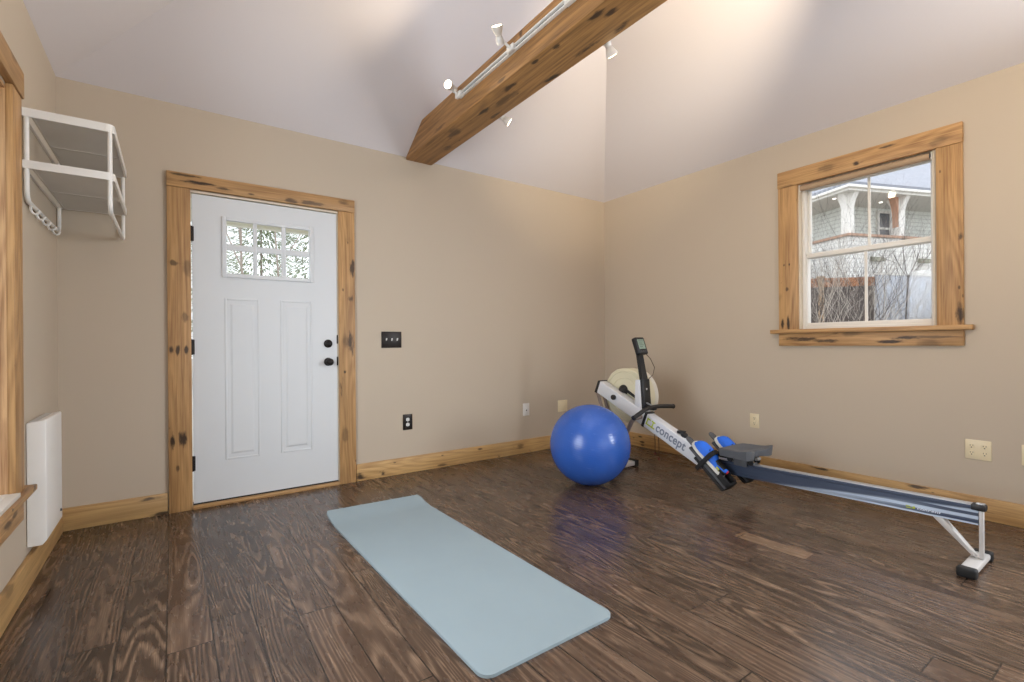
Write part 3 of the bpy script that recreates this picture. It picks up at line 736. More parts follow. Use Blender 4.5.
# ------------------------------------------------------------------ rowing machine
RA = (3.07, .57, 0); RROT = .0088
def text_mesh(body, size, ext, mtx, offset=0.0, sx=1.0):
    cu = bpy.data.curves.new('lettering', 'FONT'); cu.body = body; cu.size = size; cu.extrude = ext; cu.offset = offset; cu.space_character = 1.05
    ob = bpy.data.objects.new('lettering', cu); COL.objects.link(ob)
    dg = bpy.context.evaluated_depsgraph_get(); me = bpy.data.meshes.new_from_object(ob.evaluated_get(dg))
    bpy.data.objects.remove(ob); bpy.data.curves.remove(cu)
    b = bmesh.new(); b.from_mesh(me); bpy.data.meshes.remove(me)
    b.transform(Matrix.Scale(sx, 4, (1, 0, 0))); b.transform(mtx); return b
def rower():
    t = thing('rowing_machine', 'white and navy rowing machine with grey seat along the right wall', 'rowing machine', RA, RROT)
    # --- monorail: extruded section swept from tail to foot end, near face at x=0
    ztop = lambda s: .284-.020*s
    sec = [(.000, -.086), (.054, -.086), (.054, -.074), (.047, -.071), (.047, -.016), (.054, -.012), (.054, 0), (.044, .004), (.010, .004), (0, 0), (0, -.012), (.007, -.016), (.007, -.071), (0, -.074)]
    m = MB(); m.loft([[Vector((w*.86, s, ztop(s)+z)) for w, z in sec] for s in (.018, .5, 1.0, 1.46)])
    rail = m.build('monorail', 'rail', t, smooth=20)
    m = MB(); m.loft([[Vector((w*.86, s, ztop(s)+z)) for w, z in ((.004, .0005), (.050, .0005), (.050, .006), (.044, .0085), (.010, .0085), (.004, .006))] for s in (.04, 1.40)])
    m.build('track_strip', 'alu', rail, smooth=20)
    # small print near the tail
    sl = -math.atan(.020)
    f = Matrix.Translation((.0068, .235, .2065)) @ Matrix.Rotation(-PI/2-0, 4, 'Z') @ Matrix.Rotation(PI/2, 4, 'X')
    fr = Matrix.Translation((.0064, .245, .2075)) @ Matrix(((0, 0, -1, 0), (-1, 0, 0, 0), (0, 1, 0, 0), (0, 0, 0, 1)))
    m = MB(); m.add(text_mesh('concept', .022, .0006, fr, .0004, 1.25)); m.build('small_lettering', 'whiteprint', rail)
    m = MB(); m.box(.0058, .0072, .252, .290, .2065, .2115).box(.0058, .0072, .252, .262, .2065, .220).box(.0058, .0072, .272, .290, .2155, .220); m.build('small_logo', 'lime', rail)
    # --- tail: end cap, post, brace, cross foot
    MB().box(-.004, .044, -.008, .044, .264, .293, .006).build('tail_cap', 'black', t)
    MB().box(.008, .036, -.002, .028, .292, .297, .002).build('tail_plate', 'alu', t)
    m = MB().box(.006, .030, .001, .017, .040, .268, .003); rl = m.build('rear_leg', 'legpaint', t)
    m = MB(); m.prism([(.024, .046), (.040, .046), (.182, .190), (.182, .197), (.146, .197)], 0, .004, .042, .002); m.build('rear_brace', 'legpaint', t)
    ft = MB().box(-.150, .120, -.004, .054, .012, .038, .006).build('rear_foot', 'legpaint', t)
    for a, b in ((-.188, -.142), (.112, .158)):
        MB().box(a, b, -.010, .060, 0, .044, .010, 3).build('foot_cap', 'rubber', ft)
    # --- seat: sculpted pad with a scooped rear edge
    def seat():
        m = MB(); n, k = 28, 20; top = []; bot = []
        for i in range(n+1):
            u = -1+2*i/n; rt, rb = [], []
            back = 1.030+.050*math.exp(-(u/.40)**2)+.02*abs(u)**6
            front = 1.285-.040*abs(u)**3
            for j in range(k+1):
                v = j/k; s = back+(front-back)*v
                hz = .356+.022*(abs(u)**2.2)*(1-.5*v)+.014*(max(0, .3-v)/.3)**2*abs(u)-.016*math.exp(-((u*1.0)**2+((v-.42)/.35)**2)*2.4)-.010*(max(0, abs(u)-.8)/.2)**2-.010*(max(0, v-.85)/.15)**2-.006*(max(0, .12-v)/.12)**2
                w = .03+u*(.168-.020*v)
                rt.append(Vector((w, s, hz))); rb.append(Vector((.03+(w-.03)*.96, s+.004*(1-2*v), .316)))
            top.append(rt); bot.append(rb)
        bm = m.bm; T = [[bm.verts.new(p) for p in r] for r in top]; B = [[bm.verts.new(p) for p in r] for r in bot]
        for i in range(n):
            for j in range(k):
                bm.faces.new((T[i][j], T[i+1][j], T[i+1][j+1], T[i][j+1])); bm.faces.new((B[i][j], B[i][j+1], B[i+1][j+1], B[i+1][j]))
        for i in range(n):
            bm.faces.new((T[i][0], B[i][0], B[i+1][0], T[i+1][0])); bm.faces.new((T[i][k], T[i+1][k], B[i+1][k], B[i][k]))
        for j in range(k):
            bm.faces.new((T[0][j], T[0][j+1], B[0][j+1], B[0][j])); bm.faces.new((T[n][j], B[n][j], B[n][j+1], T[n][j+1]))
        return m.build('seat', 'seat', t, smooth=50)
    so = seat()
    cr = MB().box(-.018, .072, 1.075, 1.235, .288, .317, .004).build('seat_carriage', 'black', t)
    MB().box(-.020, -.015, 1.11, 1.20, .248, .300, .002).build('carriage_plate', 'greypl', cr)
    for s in (1.085, 1.225):
        MB().tube([(-.02, s, .270), (.074, s, .270)], .006, 10).build('roller_axle', 'alu', cr)
        for w in (-.020, .062): MB().lathe([(0, -.007), (.018, -.007), (.020, -.003), (.020, .003), (.018, .007), (0, .007)], 20, axis_mtx((w, s, .285), (1, 0, 0))).build('roller', 'rubber', cr)
    MB().tube([(.005, 1.06, .306), (.045, 1.06, .306)], .010, 12).build('rear_bumper', 'alu', cr)
    # --- inclined main beam
    bt = lambda s: .732-.455*(2.426-s); bb = lambda s: .630-.455*(2.468-s)
    m = MB().prism([(1.40, bt(1.40)), (2.426, .732), (2.468, .630), (1.44, bb(1.44)), (1.40, bb(1.40)+.02)], 0, 0, .085, .006, 3)
    beam = m.build('main_beam', 'beampaint', t)
    u = Vector((0, 1, .455)).normalized(); nn = Vector((0, -.455, 1)).normalized()
    def on_beam(s, up=.5):
        top = Vector((0, s, bt(s))); return top-nn*((1-up)*.108)
    # front cap
    m = MB().prism([(2.420, .738), (2.448, .736), (2.494, .632), (2.466, .622)], 0, -.004, .089, .005); m.build('front_cap', 'black', beam)
    # dark collar strap round the beam
    p = on_beam(1.925, 1.0); q = on_beam(1.925, 0.0)
    m = MB().prism([(p.y-.010, p.z+.002), (p.y+.012, p.z+.012), (q.y+.012, q.z-.002), (q.y-.010, q.z-.012)], 0, -.004, .089, .002); m.build('collar', 'black', beam)
    # lettering
    B3 = Matrix.Identity(4); ex = -u; ey = nn; ez = Vector((-1, 0, 0))
    for i in range(3): B3[i][0], B3[i][1], B3[i][2] = ex[i], ey[i], ez[i]
    o = on_beam(1.815, .29); B3.translation = Vector((-.0004, o.y, o.z))
    m = MB(); m.add(text_mesh('concept', .096, .0010, B3, .0018, .86)); m.build('lettering', 'greyprint', beam)
    def glyph(parts, s0):
        m = MB(); o = on_beam(s0, .27)
        for a0, a1, b0, b1 in parts:
            b = bmesh.new(); bmesh.ops.create_cube(b, size=1)
            for v in b.verts:
                a = a0+(v.co.x+.5)*(a1-a0); c_ = b0+(v.co.y+.5)*(b1-b0)
                v.co = Vector((-.0004-.0006*(v.co.z+.5), o.y, o.z))-u*a+nn*c_
            m.add(b)
        return m
    glyph([(0, .012, 0, .056), (.012, .050, 0, .011), (.012, .034, .045, .056), (.046, .082, .045, .056), (.058, .070, .011, .045), (.046, .090, 0, .011)], 1.905).build('logo', 'lime', beam)
    # adjuster knob on near side
    MB().lathe([(0, 0), (.020, 0), (.022, .006), (.022, .020), (.018, .025), (0, .026)], 20, axis_mtx((0, 2.262, .605), (-1, 0, 0))).build('adjuster_knob', 'black', beam)
    # cam knob on top of the beam
    p = on_beam(1.620, 1.0)
    m = MB(); m.lathe([(0, 0), (.022, 0), (.026, .008), (.024, .022), (.014, .028), (0, .028)], 20, axis_mtx((.042, p.y, p.z), nn)); m.box(.024, .060, p.y-.01, p.y+.048, p.z+.018, p.z+.040, .004)
    m.build('lock_lever', 'black', beam)
    # --- flywheel housing behind the beam
    cs, cz, r = 2.235, .615, .232
    out = []
    for i in range(27):
        a = math.radians(-100+200*i/26)  # right-hand (seat) side arc
        out.append((cs-r*math.cos(a), cz+r*math.sin(a)))
    out += [(2.330, .832), (2.385, .800), (2.442, .728), (2.485, .640), (2.500, .560), (2.470, .470), (2.400, .405), (2.310, .385)]
    m = MB().prism(out, 0, .101, .215, .010, 3); hs_ = m.build('flywheel_housing', 'cream', t, smooth=40)
    for rr in (.205, .150):
        pts = [(.100, cs+rr*math.cos(a), cz+rr*math.sin(a)) for a in [2*PI*i/56 for i in range(56)]]
        MB().tube(pts, .0035, 8, close=True).build('housing_rib', 'cream', hs_)
    f = axis_mtx((.215, cs, cz), (1, 0, 0))
    cage = MB().lathe([(0, 0), (.216, 0), (.222, .012), (.222, .050), (.212, .062), (.18, .068), (0, .070)], 56, f).build('fan_cage', 'rim', t)
    m = MB()
    for i in range(40):
        a = 2*PI*i/40; m.box(.280, .287, -.003, .003, .05, .18, mtx=Matrix.Translation((0, cs, cz)) @ Matrix.Rotation(a, 4, 'X'))
    m.build('cage_slots', 'greypl', cage)
    m = MB().lathe([(0, -.01), (.045, -.01), (.045, .012), (.034, .028), (.020, .040), (0, .042)], 28, axis_mtx((.101, cs+.010, .660), (-1, 0, 0)))
    m.prism([(cs+.01, .668), (cs-.02, .650), (cs-.20, .560), (cs-.21, .572), (cs-.03, .672)], 0, .088, .098, .001)
    m.build('hub_and_chain_slot', 'black', hs_)
    # --- front stand: flat bars and a cross foot
    m = MB()
    for w in (.004, .070):
        b = [(2.448, .632), (2.478, .622), (2.258, .050), (2.228, .050)]; m.prism(b, 0, w, w+.010, .002)
    m.build('front_stand', 'leggrey', t)
    m = MB().tube([(-.02, 1.965, .478), (-.085, 1.975, .468), (-.098, 1.995, .440), (-.104, 2.03, .365), (-.112, 2.20, .042)], .017, 14); m.build('support_tube', 'leggrey', t)
    fo = MB().box(-.262, .190, 2.200, 2.282, .012, .048, .006).build('front_foot', 'legpaint', t)
    for a, b in ((-.302, -.252), (.180, .226)): MB().box(a, b, 2.192, 2.290, 0, .056, .010, 3).build('foot_cap', 'rubber', fo)
    # --- monitor arm and monitor
    m = MB().prism([(1.985, .515), (2.004, .765), (2.040, .765), (2.050, .545)], 0, .004, .022, .003); m.build('arm_bracket', 'beampaint', t)
    m = MB().prism([(1.962, .515), (1.982, .770), (2.012, .770), (2.012, .530)], 0, .022, .112, .006); ab = m.build('arm_base', 'black', t)
    for z in (.575, .690): MB().lathe([(0, 0), (.009, 0), (.009, .004), (.006, .006), (0, .006)], 14, axis_mtx((.066, 1.966+(z-.515)*.078, z), (0, -1, 0))).build('bolt', 'alu', ab)
    m = MB(); m.loft([[Vector((a, s, z)) for a, s in ((.030, s0), (.030+w, s0), (.030+w, s0+.030), (.030, s0+.030))] for z, s0, w in ((.750, 1.985, .070), (.850, 2.002, .058), (.975, 2.024, .052))])
    m.build('monitor_arm', 'black', t)
    tilt = Matrix.Translation((.052, 2.030, 1.035)) @ Matrix.Rotation(math.radians(-20), 4, 'X')
    mo = MB().box(-.055, .055, -.022, .024, -.072, .072, .010, 3, mtx=tilt).build('monitor', 'black', t)
    MB().box(-.040, .036, -.0245, -.020, -.030, .052, .002, 1, mtx=tilt).build('screen', 'lcd', mo)
    m = MB()
    for z, a, b in ((.034, -.032, .026), (.016, -.032, .010), (.000, -.032, .020), (-.016, -.032, .004)): m.box(a, b, -.0252, -.0243, z, z+.006, mtx=tilt)
    m.build('screen_rows', 'lcdink', mo)
    m = MB()
    for a in (-.034, -.008, .018): m.box(a, a+.016, -.027, -.020, -.056, -.044, .003, 1, mtx=tilt)
    m.build('buttons', 'greypl', mo)
    m = MB().tube([(.105, 2.02, .98), (.135, 1.99, .93), (.160, 1.97, .86), (.150, 1.98, .80), (.115, 2.0, .765)], .0028, 8); m.build('sensor_cable', 'cord', t)
    # --- handle parked on its hook
    hp = [(-.215, 1.872, .497), (-.16, 1.872, .518), (-.09, 1.872, .546), (-.03, 1.872, .558), (.03, 1.872, .562), (.10, 1.872, .560), (.18, 1.872, .554), (.262, 1.872, .546)]
    hd = MB().tube(hp, [.0165, .0175, .0170, .0150, .0150, .0170, .0175, .0165], 16).build('handle', 'black', t)
    for a, b in ((0, 1), (-1, -2)):
        p = Vector(hp[a]); d = (p-Vector(hp[b])).normalized()
        MB().lathe([(.0165, -.004), (.019, 0), (.018, .008), (0, .010)], 18, axis_mtx(p, d)).build('grip_end', 'rubber', hd)
    MB().box(.036, .076, 1.884, 1.985, .530, .556, .005).build('handle_hook', 'black', t)
    MB().tube([(.052, 1.888, .560), (.052, 1.95, .575), (.052, 1.99, .585)], .006, 8).build('chain', 'alu', t)
    # hanging pull cords with toggles
    for w, s, z0, z1 in ((.060, 1.900, .375, .185), (.095, 1.890, .370, .140)):
        c_ = MB().tube([(w, s, z0), (w+.003, s-.004, (z0+z1)/2), (w, s-.006, z1)], .0025, 8).build('pull_cord', 'cord', t)
        MB().lathe([(0, -.014), (.007, -.010), (.009, 0), (.007, .010), (0, .014)], 12, axis_mtx((w, s-.006, z1), (0, 0, 1))).build('toggle', 'bead', c_)
    # --- foot stretchers either side of the beam
    A = Vector((0, 1.425, .339)); d = Vector((0, -.75, -.66)).normalized(); n2 = Vector((0, -d.z*-1, 0)); n2 = Vector((0, -.66, .75)).normalized()
    frames = {}
    for side, wc in (('l', -.088), ('r', .188)):
        F = Matrix.Identity(4)
        for i in range(3): F[i][0], F[i][1], F[i][2] = (1, 0, 0)[i], d[i], n2[i]
        F.translation = Vector((wc, A.y, A.z)); frames[side] = F
        # local: x across, y toe->heel, z out of the plate
        pts = [(-.050, -.02), (-.050, .10), (-.046, .25), (-.046, .325), (.046, .325), (.046, .25), (.050, .10), (.050, -.02)]
        fp = MB().prism(pts, 2, -.030, -.012, .004, 2, mtx=F).build('foot_plate', 'greypl', t)
        tongue = [(-.030, .10)]+[(-.030*math.cos(a), -.066-.030*math.sin(a)) for a in [i*PI/10 for i in range(11)]]+[(.030, .10)]
        MB().prism(tongue, 2, -.012, -.002, .003, 2, mtx=F).build('flex_tongue', 'greypl', fp)
        m = MB().box(-.052, .052, .05, .325, -.052, -.030, .006, mtx=F); m.build('base_bracket', 'rubber', fp)
        m = MB().prism([(-.044, .235), (-.050, .310), (-.036, .332), (.036, .332), (.050, .310), (.044, .235), (.038, .235), (.040, .302), (.030, .318), (-.030, .318), (-.040, .302), (-.038, .235)], 2, -.012, .030, .003, 1, mtx=F); m.build('heel_cup', 'rubber', fp)
        # strap over the instep
        arc = [(-.058, -.040), (-.056, .020), (-.048, .066), (-.022, .086), (.022, .086), (.048, .066), (.056, .020), (.058, -.040)]
        inn = [(x*.94, z-.003 if z > .05 else z) for x, z in arc]
        m = MB(); m.loft([[Vector((x, y, z)) for x, z in arc+inn[::-1]] for y in (.098, .130)]); m.box(-.060, -.055, .100, .128, -.085, .0)
        m.bm.transform(F); m.build('foot_strap', 'strap', fp)
        MB().tube([Vector((.012 if side == 'l' else .088, A.y-.13, A.z-.16)), Vector((wc, A.y-.13, A.z-.17))], .012, 10).build('stretcher_rod', 'alu', t)
    return t, frames
rw, FR = rower()

def shoe(label, F):
    W = Matrix.Translation(RA) @ Matrix.Rotation(RROT, 4, 'Z') @ F
    t = thing('shoe', label, 'shoe', W @ Vector((0, .12, -.002)), 0, 'shoes strapped in the rower'); base = Matrix.Translation(-Vector(t.location)) @ W
    N = 20
    def prof(v): # v 0 toe..1 heel -> half-width, centre shift
        import bisect
        xs = [0, .05, .15, .3, .45, .62, .8, .93, 1.0]; ws = [.016, .036, .049, .052, .047, .038, .036, .031, .014]
        i = max(0, min(len(xs)-2, bisect.bisect(xs, v)-1)); q = (v-xs[i])/(xs[i+1]-xs[i]); return ws[i]+(ws[i+1]-ws[i])*q
    def hgt(v):
        xs = [0, .06, .16, .30, .45, .55, .62, .75, .90, 1.0]; hs = [.024, .056, .072, .076, .078, .080, .066, .050, .056, .060]
        for i in range(len(xs)-1):
            if v <= xs[i+1]: return hs[i]+(hs[i+1]-hs[i])*(v-xs[i])/(xs[i+1]-xs[i])
        return hs[-1]
    LEN, Y = .285, -.030
    def outline(k, grow=0.0): return None
    # sole
    m = MB(); secs = []
    for i in range(N+1):
        v = i/N; w = prof(v)+.005; y = Y-.004+LEN*v; th = .020+.008*max(0, v-.5)
        secs.append([base @ Vector((x, y, z)) for x, z in ((-w, 0), (-w*.9, -.0), (w*.9, 0), (w, 0), (w*1.02, th*.6), (w, th), (-w, th), (-w*1.02, th*.6))])
    m.loft(secs); m.build('sole', 'shoesole', t, smooth=60)
    m = MB(); secs = []
    for i in range(N+1):
        v = i/N; w = prof(v); y = Y+.003+(LEN-.006)*v; h0 = .016; h1 = hgt(v); ring = []
        for j in range(14):
            a = PI*j/13; ring.append(base @ Vector((-w*math.cos(a)*(1 if j in (0, 13) else .98), y, h0+(h1-h0)*max(0.0, math.sin(a))**.75)))
        secs.append(ring)
    m.loft(secs); m.build('upper', 'shoeblue', t, smooth=60)
    # dark collar opening, tongue slots, heel counter, coloured heel marks
    m = MB(); secs = []
    for i in range(9):
        v = .66+.26*i/8; w = prof(v)*.72; y = Y+LEN*v; z = hgt(v)
        secs.append([base @ Vector((x, y, zz)) for x, zz in ((-w, z-.016), (w, z-.016), (w*.8, z+.002), (-w*.8, z+.002))])
    m.loft(secs); m.build('collar_lining', 'rubber', t)
    m = MB()
    for y, h in ((.108, .074), (.128, .078)):
        m.box(-.026, .026, Y+y+.002, Y+y+.009, h-.012, h+.001, .001, 1)
    m.bm.transform(base); m.build('laces', 'strap', t)
    m = MB(); secs = []
    for i in range(7):
        v = .84+.155*i/6; w = prof(v)+.0025; y = Y+LEN*v+.001
        secs.append([base @ Vector((x, y, zz)) for x, zz in ((-w, .014), (w, .014), (w*1.0, .040), (-w*1.0, .040))])
    m.loft(secs); m.build('heel_counter', 'rubber', t)
    m = MB().box(-.007, .007, Y+LEN-.008, Y+LEN+.003, .034, .058, .002); m.bm.transform(base); m.build('heel_tab', 'shoered', t)
    m = MB().box(-.0395, -.0345, Y+.222, Y+.246, .028, .040, .001); m.bm.transform(base); m.build('side_mark', 'shoelime', t)
    return t
shoe('blue shoe strapped to the rower footrest on the near side', FR['l'])
shoe('blue shoe strapped to the rower footrest on the wall side', FR['r'])

# ------------------------------------------------------------------ outside: neighbouring house, fence, shrubs, trees
GZ = -.25
def PD(px, depth, z=0.0):
    v = RT*((px-512)/FPX*depth)+FW*depth; v.z = z; return v
def ZP(py, px, depth): return CAMH+(CY+.0078*(px-512)-py)/FPX*depth
struct(MB().box(-40, 60, D+WT, 60, GZ-.2, GZ).box(R+WT, 60, -30, D+WT, GZ-.2, GZ).box(-40, L-WT, -30, D+WT, GZ-.2, GZ).box(L-WT, R+WT, -30, Y0-WT, GZ-.2, GZ).build('ground', 'ground'))
def house():
    d0 = 10.4; C0 = PD(849, d0, 0)
    e1 = (RT*.972+FW*.236).normalized(); ang = math.atan2(e1.y, e1.x)
    t = thing('neighbor_house', 'white clapboard house with a corner porch outside the right window', 'house', (C0.x, C0.y, 0), ang)
    # local: +x along the right-hand face, +y away along the left-hand face
    zc, ze = ZP(241, 849, d0), ZP(188, 849, d0-.25)-.13
    MB().box(0, 9, 0, .14, GZ, zc).box(0, .14, .14, 8, GZ, zc).build('porch_wall', 'siding', t)
    MB().box(-.06, 9, -.06, .20, zc, zc+.05).box(-.06, .20, .20, 8, zc, zc+.05).build('wall_cap', 'capbrown', t)
    MB().box(.85, 9, .85, .99, zc-1.0, ze+.05).box(.85, .99, .99, 8, zc-1.0, ze+.05).build('back_wall', 'sidinggrey', t)
    MB().box(0, 9, .14, .9, zc-1.05, zc-1.0).box(.14, .9, .9, 8, zc-1.05, zc-1.0).build('porch_floor', 'soffit', t)
    MB().box(-.15, 9, -.15, .9, ze, ze+.02).box(-.15, .9, .9, 8, ze, ze+.02).build('soffit', 'soffit', t)
    MB().box(-.20, 9, -.20, -.15, ze-.01, ze+.05).box(-.20, -.15, -.15, 8, ze-.01, ze+.05).build('fascia', 'trimwhite', t)
    MB().box(-.27, 9, -.27, -.20, ze+.035, ze+.095, .01).box(-.27, -.20, -.20, 8, ze+.035, ze+.095, .01).build('gutter', 'trimwhite', t)
    m = MB(); zt = ze+.095; k = .62
    a, b, c_ = Vector((-.25, -.25, zt)), Vector((9, -.25, zt)), Vector((-.25, 8, zt)); ap = Vector((4.0, 4.0, zt+4.55*k)); bq = Vector((9, 4.0, zt+4.55*k)); cq = Vector((4.0, 8, zt+4.55*k))
    dz = Vector((0, 0, .06))
    for q in ((a, b, bq, ap), (a, ap, cq, c_)):
        bb_ = bmesh.new(); lo = [bb_.verts.new(p) for p in q]; hi = [bb_.verts.new(p+dz) for p in q]; bb_.faces.new(lo); bb_.faces.new(hi[::-1])
        for i in range(4): bb_.faces.new((lo[i], hi[i], hi[(i+1) % 4], lo[(i+1) % 4]))
        m.add(bb_)
    m.build('roof', 'roof', t)
    def column(x, y):
        w = .085; zb = zc+.05; hh = ze-zb
        cl = MB().box(x-w, x+w, y-w, y+w, zb, ze).build('porch_column', 'trimwhite', t)
        for dx in (1, -1):
            pts = [(w+.11*(i/10)**3.2, zb+hh*.25+(hh*.75)*i/10) for i in range(11)]
            prof = [(w-.01, zb+hh*.25)]+pts+[(w-.01, ze)]
            MB().prism([(x+dx*p[0], p[1]) for p in prof], 1, y-.07, y+.07).build('bracket', 'peach' if (dx < 0 and x > .5) else 'trimwhite', cl)
        for dx in (-1, 1):
            pts = [(w+.15*(i/10)**3.2, zb+hh*.25+(hh*.75)*i/10) for i in range(11)]
            prof = [(w-.01, zb+hh*.25)]+pts+[(w-.01, ze)]
            MB().prism([(y+dx*p[0], p[1]) for p in prof], 0, x-.06, x+.06).build('bracket', 'trimwhite', cl)
    column(.10, .10); column(1.52, .10); column(3.2, .10); column(.10, 3.4)
    # door and window on the porch back wall
    f = MB(); f.box(1.80, 1.86, .80, .86, zc-1, ze-.06).box(2.18, 2.24, .80, .86, zc-1, ze-.06).box(1.86, 2.18, .80, .86, ze-.12, ze-.06).box(1.86, 2.18, .81, .86, zc+.42, zc+.47)
    wf = f.build('porch_window', 'trimwhite', t); MB().box(1.86, 2.18, .83, .848, zc-1, ze-.12).build('pane', 'darkpane', wf)
    for x, y in ((.10, .42), (1.42, .42)):
        MB().lathe([(0, 0), (.035, 0), (.035, -.008), (0, -.010)], 18, Matrix.Translation((x, y, ze))).build('soffit_lamp', 'porchlamp', t)
    for px in (876, 923):
        dd = 10.55; zz = ZP(265, px, dd); q = (px-512)/FPX
        lat0 = (849-512)/FPX*d0; x = (q*d0-lat0)/(.972-.236*q)
        m = MB().prism([(-.02, zz-.045), (-.11, zz-.045), (-.06, zz+.05), (-.02, zz+.05)], 0, x-.16, x+.16)
        m.build('vent_hood', 'ventgreen', t)
house()
# fence, panel and post between the houses
def strip(name, mat, px0, px1, d0, d1, z0, z1, th, label, cat, boards=0):
    a, b = PD(px0, d0), PD(px1, d1); v = b-a; ln = v.length; ang = math.atan2(v.y, v.x)
    t = thing(name, label, cat, (a.x, a.y, GZ), ang)
    return t, ln
t, ln = strip('board_fence', 'fence', 780, 875, 8.9, 8.6, 0, 0, .03, 'brown weathered board fence below the neighboring house', 'fence')
zf = ZP(283, 850, 8.7)-GZ
m = MB(); nb = int(ln/.14)
for i in range(nb):
    x = ln*i/nb; m.box(x+.003, x+ln/nb-.003, 0, .022, 0, zf-.16-.01*rnd.random())
m.build('fence_boards', 'fence', t); MB().box(0, ln, -.03, .03, zf-.16, zf, .005).build('top_rail', 'fencetop', t)
t, ln = strip('fence_panel', 'tarp', 877, 985, 8.45, 9.0, 0, 0, .03, 'smooth blue-grey screen panel beside the brown fence', 'screen panel')
zf = ZP(281, 900, 8.7)-GZ
MB().box(0, ln, 0, .03, 0, zf-.03).build('panel_sheet', 'tarp', t); MB().box(0, ln, -.015, .045, zf-.03, zf, .004).build('panel_cap', 'trimwhite', t)
a = PD(821.5, 8.3); t = thing('wooden_post', 'tan wooden post in front of the brown fence', 'post', (a.x, a.y, GZ))
zp = ZP(283, 821, 8.3)-GZ
MB().box(-.034, .034, -.034, .034, 0, zp, .006).build('shaft', 'post', t); MB().box(-.055, .055, -.055, .055, zp, zp+.03, .006).build('post_cap', 'post', t)

def branching(m, p, d, ln, r, depth, rng, spread=.5, sides=4, up=.06):
    pts = [p]; rs = [r]; q = Vector(p); dd = Vector(d)
    n = 4
    for i in range(n):
        dd = (dd+Vector((rng.uniform(-1, 1), rng.uniform(-1, 1), rng.uniform(-.6, .9)))*.13+Vector((0, 0, up))).normalized()
        q = q+dd*ln/n; pts.append(q.copy()); rs.append(r*(1-.45*(i+1)/n))
    m.tube(pts, rs, sides, caps=False)
    if depth == 0: return
    for i in range(rng.choice((3, 3, 4))):
        k = rng.choice((2, 3, 4, 4)); nd = (dd+Vector((rng.uniform(-1, 1), rng.uniform(-1, 1), rng.uniform(-.5, .8)))*spread*1.5).normalized()
        branching(m, pts[k], nd, ln*rng.uniform(.55, .8), rs[k]*.80, depth-1, rng, spread, 3, up)
def shrub(px, depth, stems, hgt, r, mat, label, seed, dep=3, spread=.5):
    rng = random.Random(seed); b = PD(px, depth, GZ); t = thing('bare_shrub', label, 'shrub', b)
    for i in range(stems):
        m = MB(); an = rng.uniform(0, 2*PI)
        branching(m, Vector((math.cos(an)*.08, math.sin(an)*.08, 0)), Vector((math.cos(an)*.35, math.sin(an)*.35, 1)).normalized(), hgt*rng.uniform(.4, .55), r, dep, rng, spread)
        m.build('stem', mat, t, recalc=False)
shrub(838, 6.9, 9, 2.7, .011, 'twiglight', 'bare pale-twigged shrub in front of the brown fence', 3, 4)
shrub(818, 7.3, 8, 3.1, .010, 'twigdark', 'bare dark-twigged shrub beside the tan post', 5, 4)
shrub(862, 7.4, 9, 2.9, .010, 'twigdark', 'bare dark-twigged shrub where the brown fence ends', 9, 4)
shrub(932, 7.0, 12, 1.9, .011, 'twigdark', 'low twiggy shrub at the lower right of the window view', 12, 4)
shrub(890, 7.3, 5, 2.6, .009, 'twiglight', 'thin bare sapling against the blue-grey panel', 21, 4)
rng = random.Random(4); b = PD(900, 7.6, GZ); t = thing('bare_tree', 'slim dark leaning trunk against the blue-grey panel', 'tree', b)
m = MB(); m.tube([(0, 0, 0), RT*.05+Vector((0, 0, .8)), RT*.09+Vector((0, 0, 1.6)), RT*.14+Vector((0, 0, 2.35))], [.016, .015, .014, .011], 8)
for q in range(4): branching(m, RT*.14+Vector((0, 0, 2.3)), (RT*(-.9+.6*q)+Vector((0, 0, .9))).normalized(), .6, .006, 2, rng, .5)
m.build('trunk', 'twigdark', t, recalc=False)
# trees and porch roof beyond the door
def tree(px, depth, hgt, r, label, seed, dep=4, mat='bark'):
    rng = random.Random(seed); b = PD(px, depth, GZ); t = thing('bare_tree', label, 'tree', b)
    m = MB(); branching(m, Vector((0, 0, 0)), Vector((rng.uniform(-.05, .05), 0, 1)).normalized(), hgt*.55, r, dep, rng, .5, 6, .03); m.build('trunk', mat, t, recalc=False)
tree(236, 8, 6, .028, 'bare tree behind the left column of door panes', 31)
tree(256, 17, 10, .06, 'distant bare tree behind the left and middle door panes', 32)
tree(277, 12, 8, .035, 'slender bare tree behind the middle column of door panes', 33)
tree(306, 23, 12, .075, 'bare tree behind the right column of door panes', 34)
def conifer(px, depth, hgt, label, seed):
    rng = random.Random(seed); b = PD(px, depth, GZ); t = thing('evergreen_tree', label, 'tree', b)
    MB().tube([(0, 0, 0), (0, 0, hgt)], [.12, .02], 8).build('trunk', 'bark', t)
    m = MB()
    for i in range(6000):
        q = rng.random()**.8; z = hgt*(.12+.86*q); rr = (1-q)**.7*hgt*.40*math.sqrt(rng.random())+.05; a = rng.uniform(0, 2*PI)
        p = Vector((rr*math.cos(a), rr*math.sin(a), z)); dirv = Vector((math.cos(a), math.sin(a), -.3+rng.uniform(-.3, .3))).normalized(); sd = dirv.cross(Vector((0, 0, 1))).normalized()
        l = .032*hgt; m.quad(p-sd*l*.125, p+sd*l*.125, p+dirv*l+sd*l*.05, p+dirv*l-sd*l*.05)
    m.build('needles', 'leaf', t, recalc=False)
conifer(262, 28, 10.5, 'green evergreen behind the middle of the door window', 41)
conifer(316, 35, 12.5, 'green evergreen behind the right edge of the door window', 42)
conifer(207, 18, 6.2, 'distant green evergreen behind the left edge of the door window', 43)
o = MB().box(-.6, 2.6, D+WT, D+1.5, 2.30, 2.38).box(-.6, 2.6, D+1.42, D+1.5, 2.20, 2.30).build('porch_ceiling', 'porchceil'); struct(o)

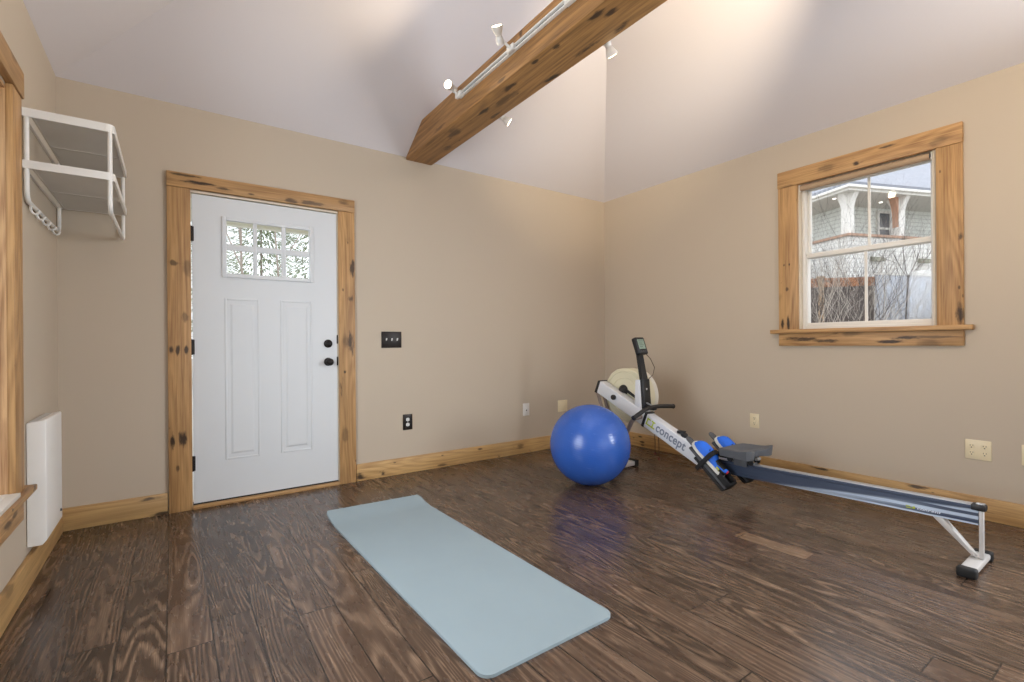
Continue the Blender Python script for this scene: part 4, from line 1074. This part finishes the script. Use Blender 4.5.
# ------------------------------------------------------------------ light
w = bpy.data.worlds.new('overcast'); sc.world = w; w.use_nodes = True
nt = w.node_tree; bg = nt.nodes['Background']
tc = nt.nodes.new('ShaderNodeTexCoord'); ns = nt.nodes.new('ShaderNodeTexNoise'); ns.inputs['Scale'].default_value = 2.5; ns.inputs['Detail'].default_value = 3
mp = nt.nodes.new('ShaderNodeValToRGB'); mp.color_ramp.elements[0].color = (.78, .85, .95, 1); mp.color_ramp.elements[1].color = (1, 1, 1, 1)
nt.links.new(tc.outputs['Generated'], ns.inputs['Vector']); nt.links.new(ns.outputs['Fac'], mp.inputs[0]); nt.links.new(mp.outputs[0], bg.inputs[0])
bg.inputs[1].default_value = 2.4
def day(name, loc, d, sx, sy, e, col=(.86, .93, 1.0), spread=180):
    ld = bpy.data.lights.new(name, 'AREA'); ld.shape = 'RECTANGLE'; ld.size = sx; ld.size_y = sy; ld.energy = e; ld.color = col; ld.spread = math.radians(spread)
    o = bpy.data.objects.new(name, ld); COL.objects.link(o); o.location = loc
    o.rotation_euler = (-Vector(d)).to_track_quat('Z', 'Y').to_euler()
    return o
# area lights: daylight at the left window, added fill in two unseen windows
day('fill_light_front', ((WF[0]+WF[1])/2, Y0-.03, (WF[2]+WF[3])/2), (0, 1, 0), WF[1]-WF[0], WF[3]-WF[2], 13)
day('daylight_left_window', (L-.03, 1.76, (WL[2]+WL[3])/2), (1, 0, 0), 1.14, WL[3]-WL[2]-.1, 36, spread=146)
day('fill_light_right', (R+.05, (WR2[0]+WR2[1])/2, (WR2[2]+WR2[3])/2), (-1, 0, 0), WR2[1]-WR2[0]-.1, WR2[3]-WR2[2]-.1, 168)

# ------------------------------------------------------------------ camera
cd = bpy.data.cameras.new('camera'); co = bpy.data.objects.new('camera', cd); COL.objects.link(co); sc.camera = co
cd.sensor_fit = 'HORIZONTAL'; cd.sensor_width = 36; cd.lens = FPX/1024*36; cd.shift_y = (CY-341)/1024; cd.clip_start = .02; cd.clip_end = 200
UP = Vector((0, 0, 1)); X = RT*math.cos(ROLL)+UP*math.sin(ROLL); Y = UP*math.cos(ROLL)-RT*math.sin(ROLL); Z = -FW
mt = Matrix.Identity(4)
for i in range(3): mt[i][0], mt[i][1], mt[i][2] = X[i], Y[i], Z[i]
mt.translation = (0, 0, CAMH); co.matrix_world = mt

sc.view_settings.view_transform = 'Standard'; sc.view_settings.look = 'None'; sc.view_settings.gamma = 1.0
sc.view_settings.use_curve_mapping = False; sc.view_settings.exposure = -0.10
sc.cycles.use_denoising = True; sc.cycles.max_bounces = 10; sc.cycles.diffuse_bounces = 6; sc.cycles.transparent_max_bounces = 16
sc.cycles.sample_clamp_indirect = 6.0
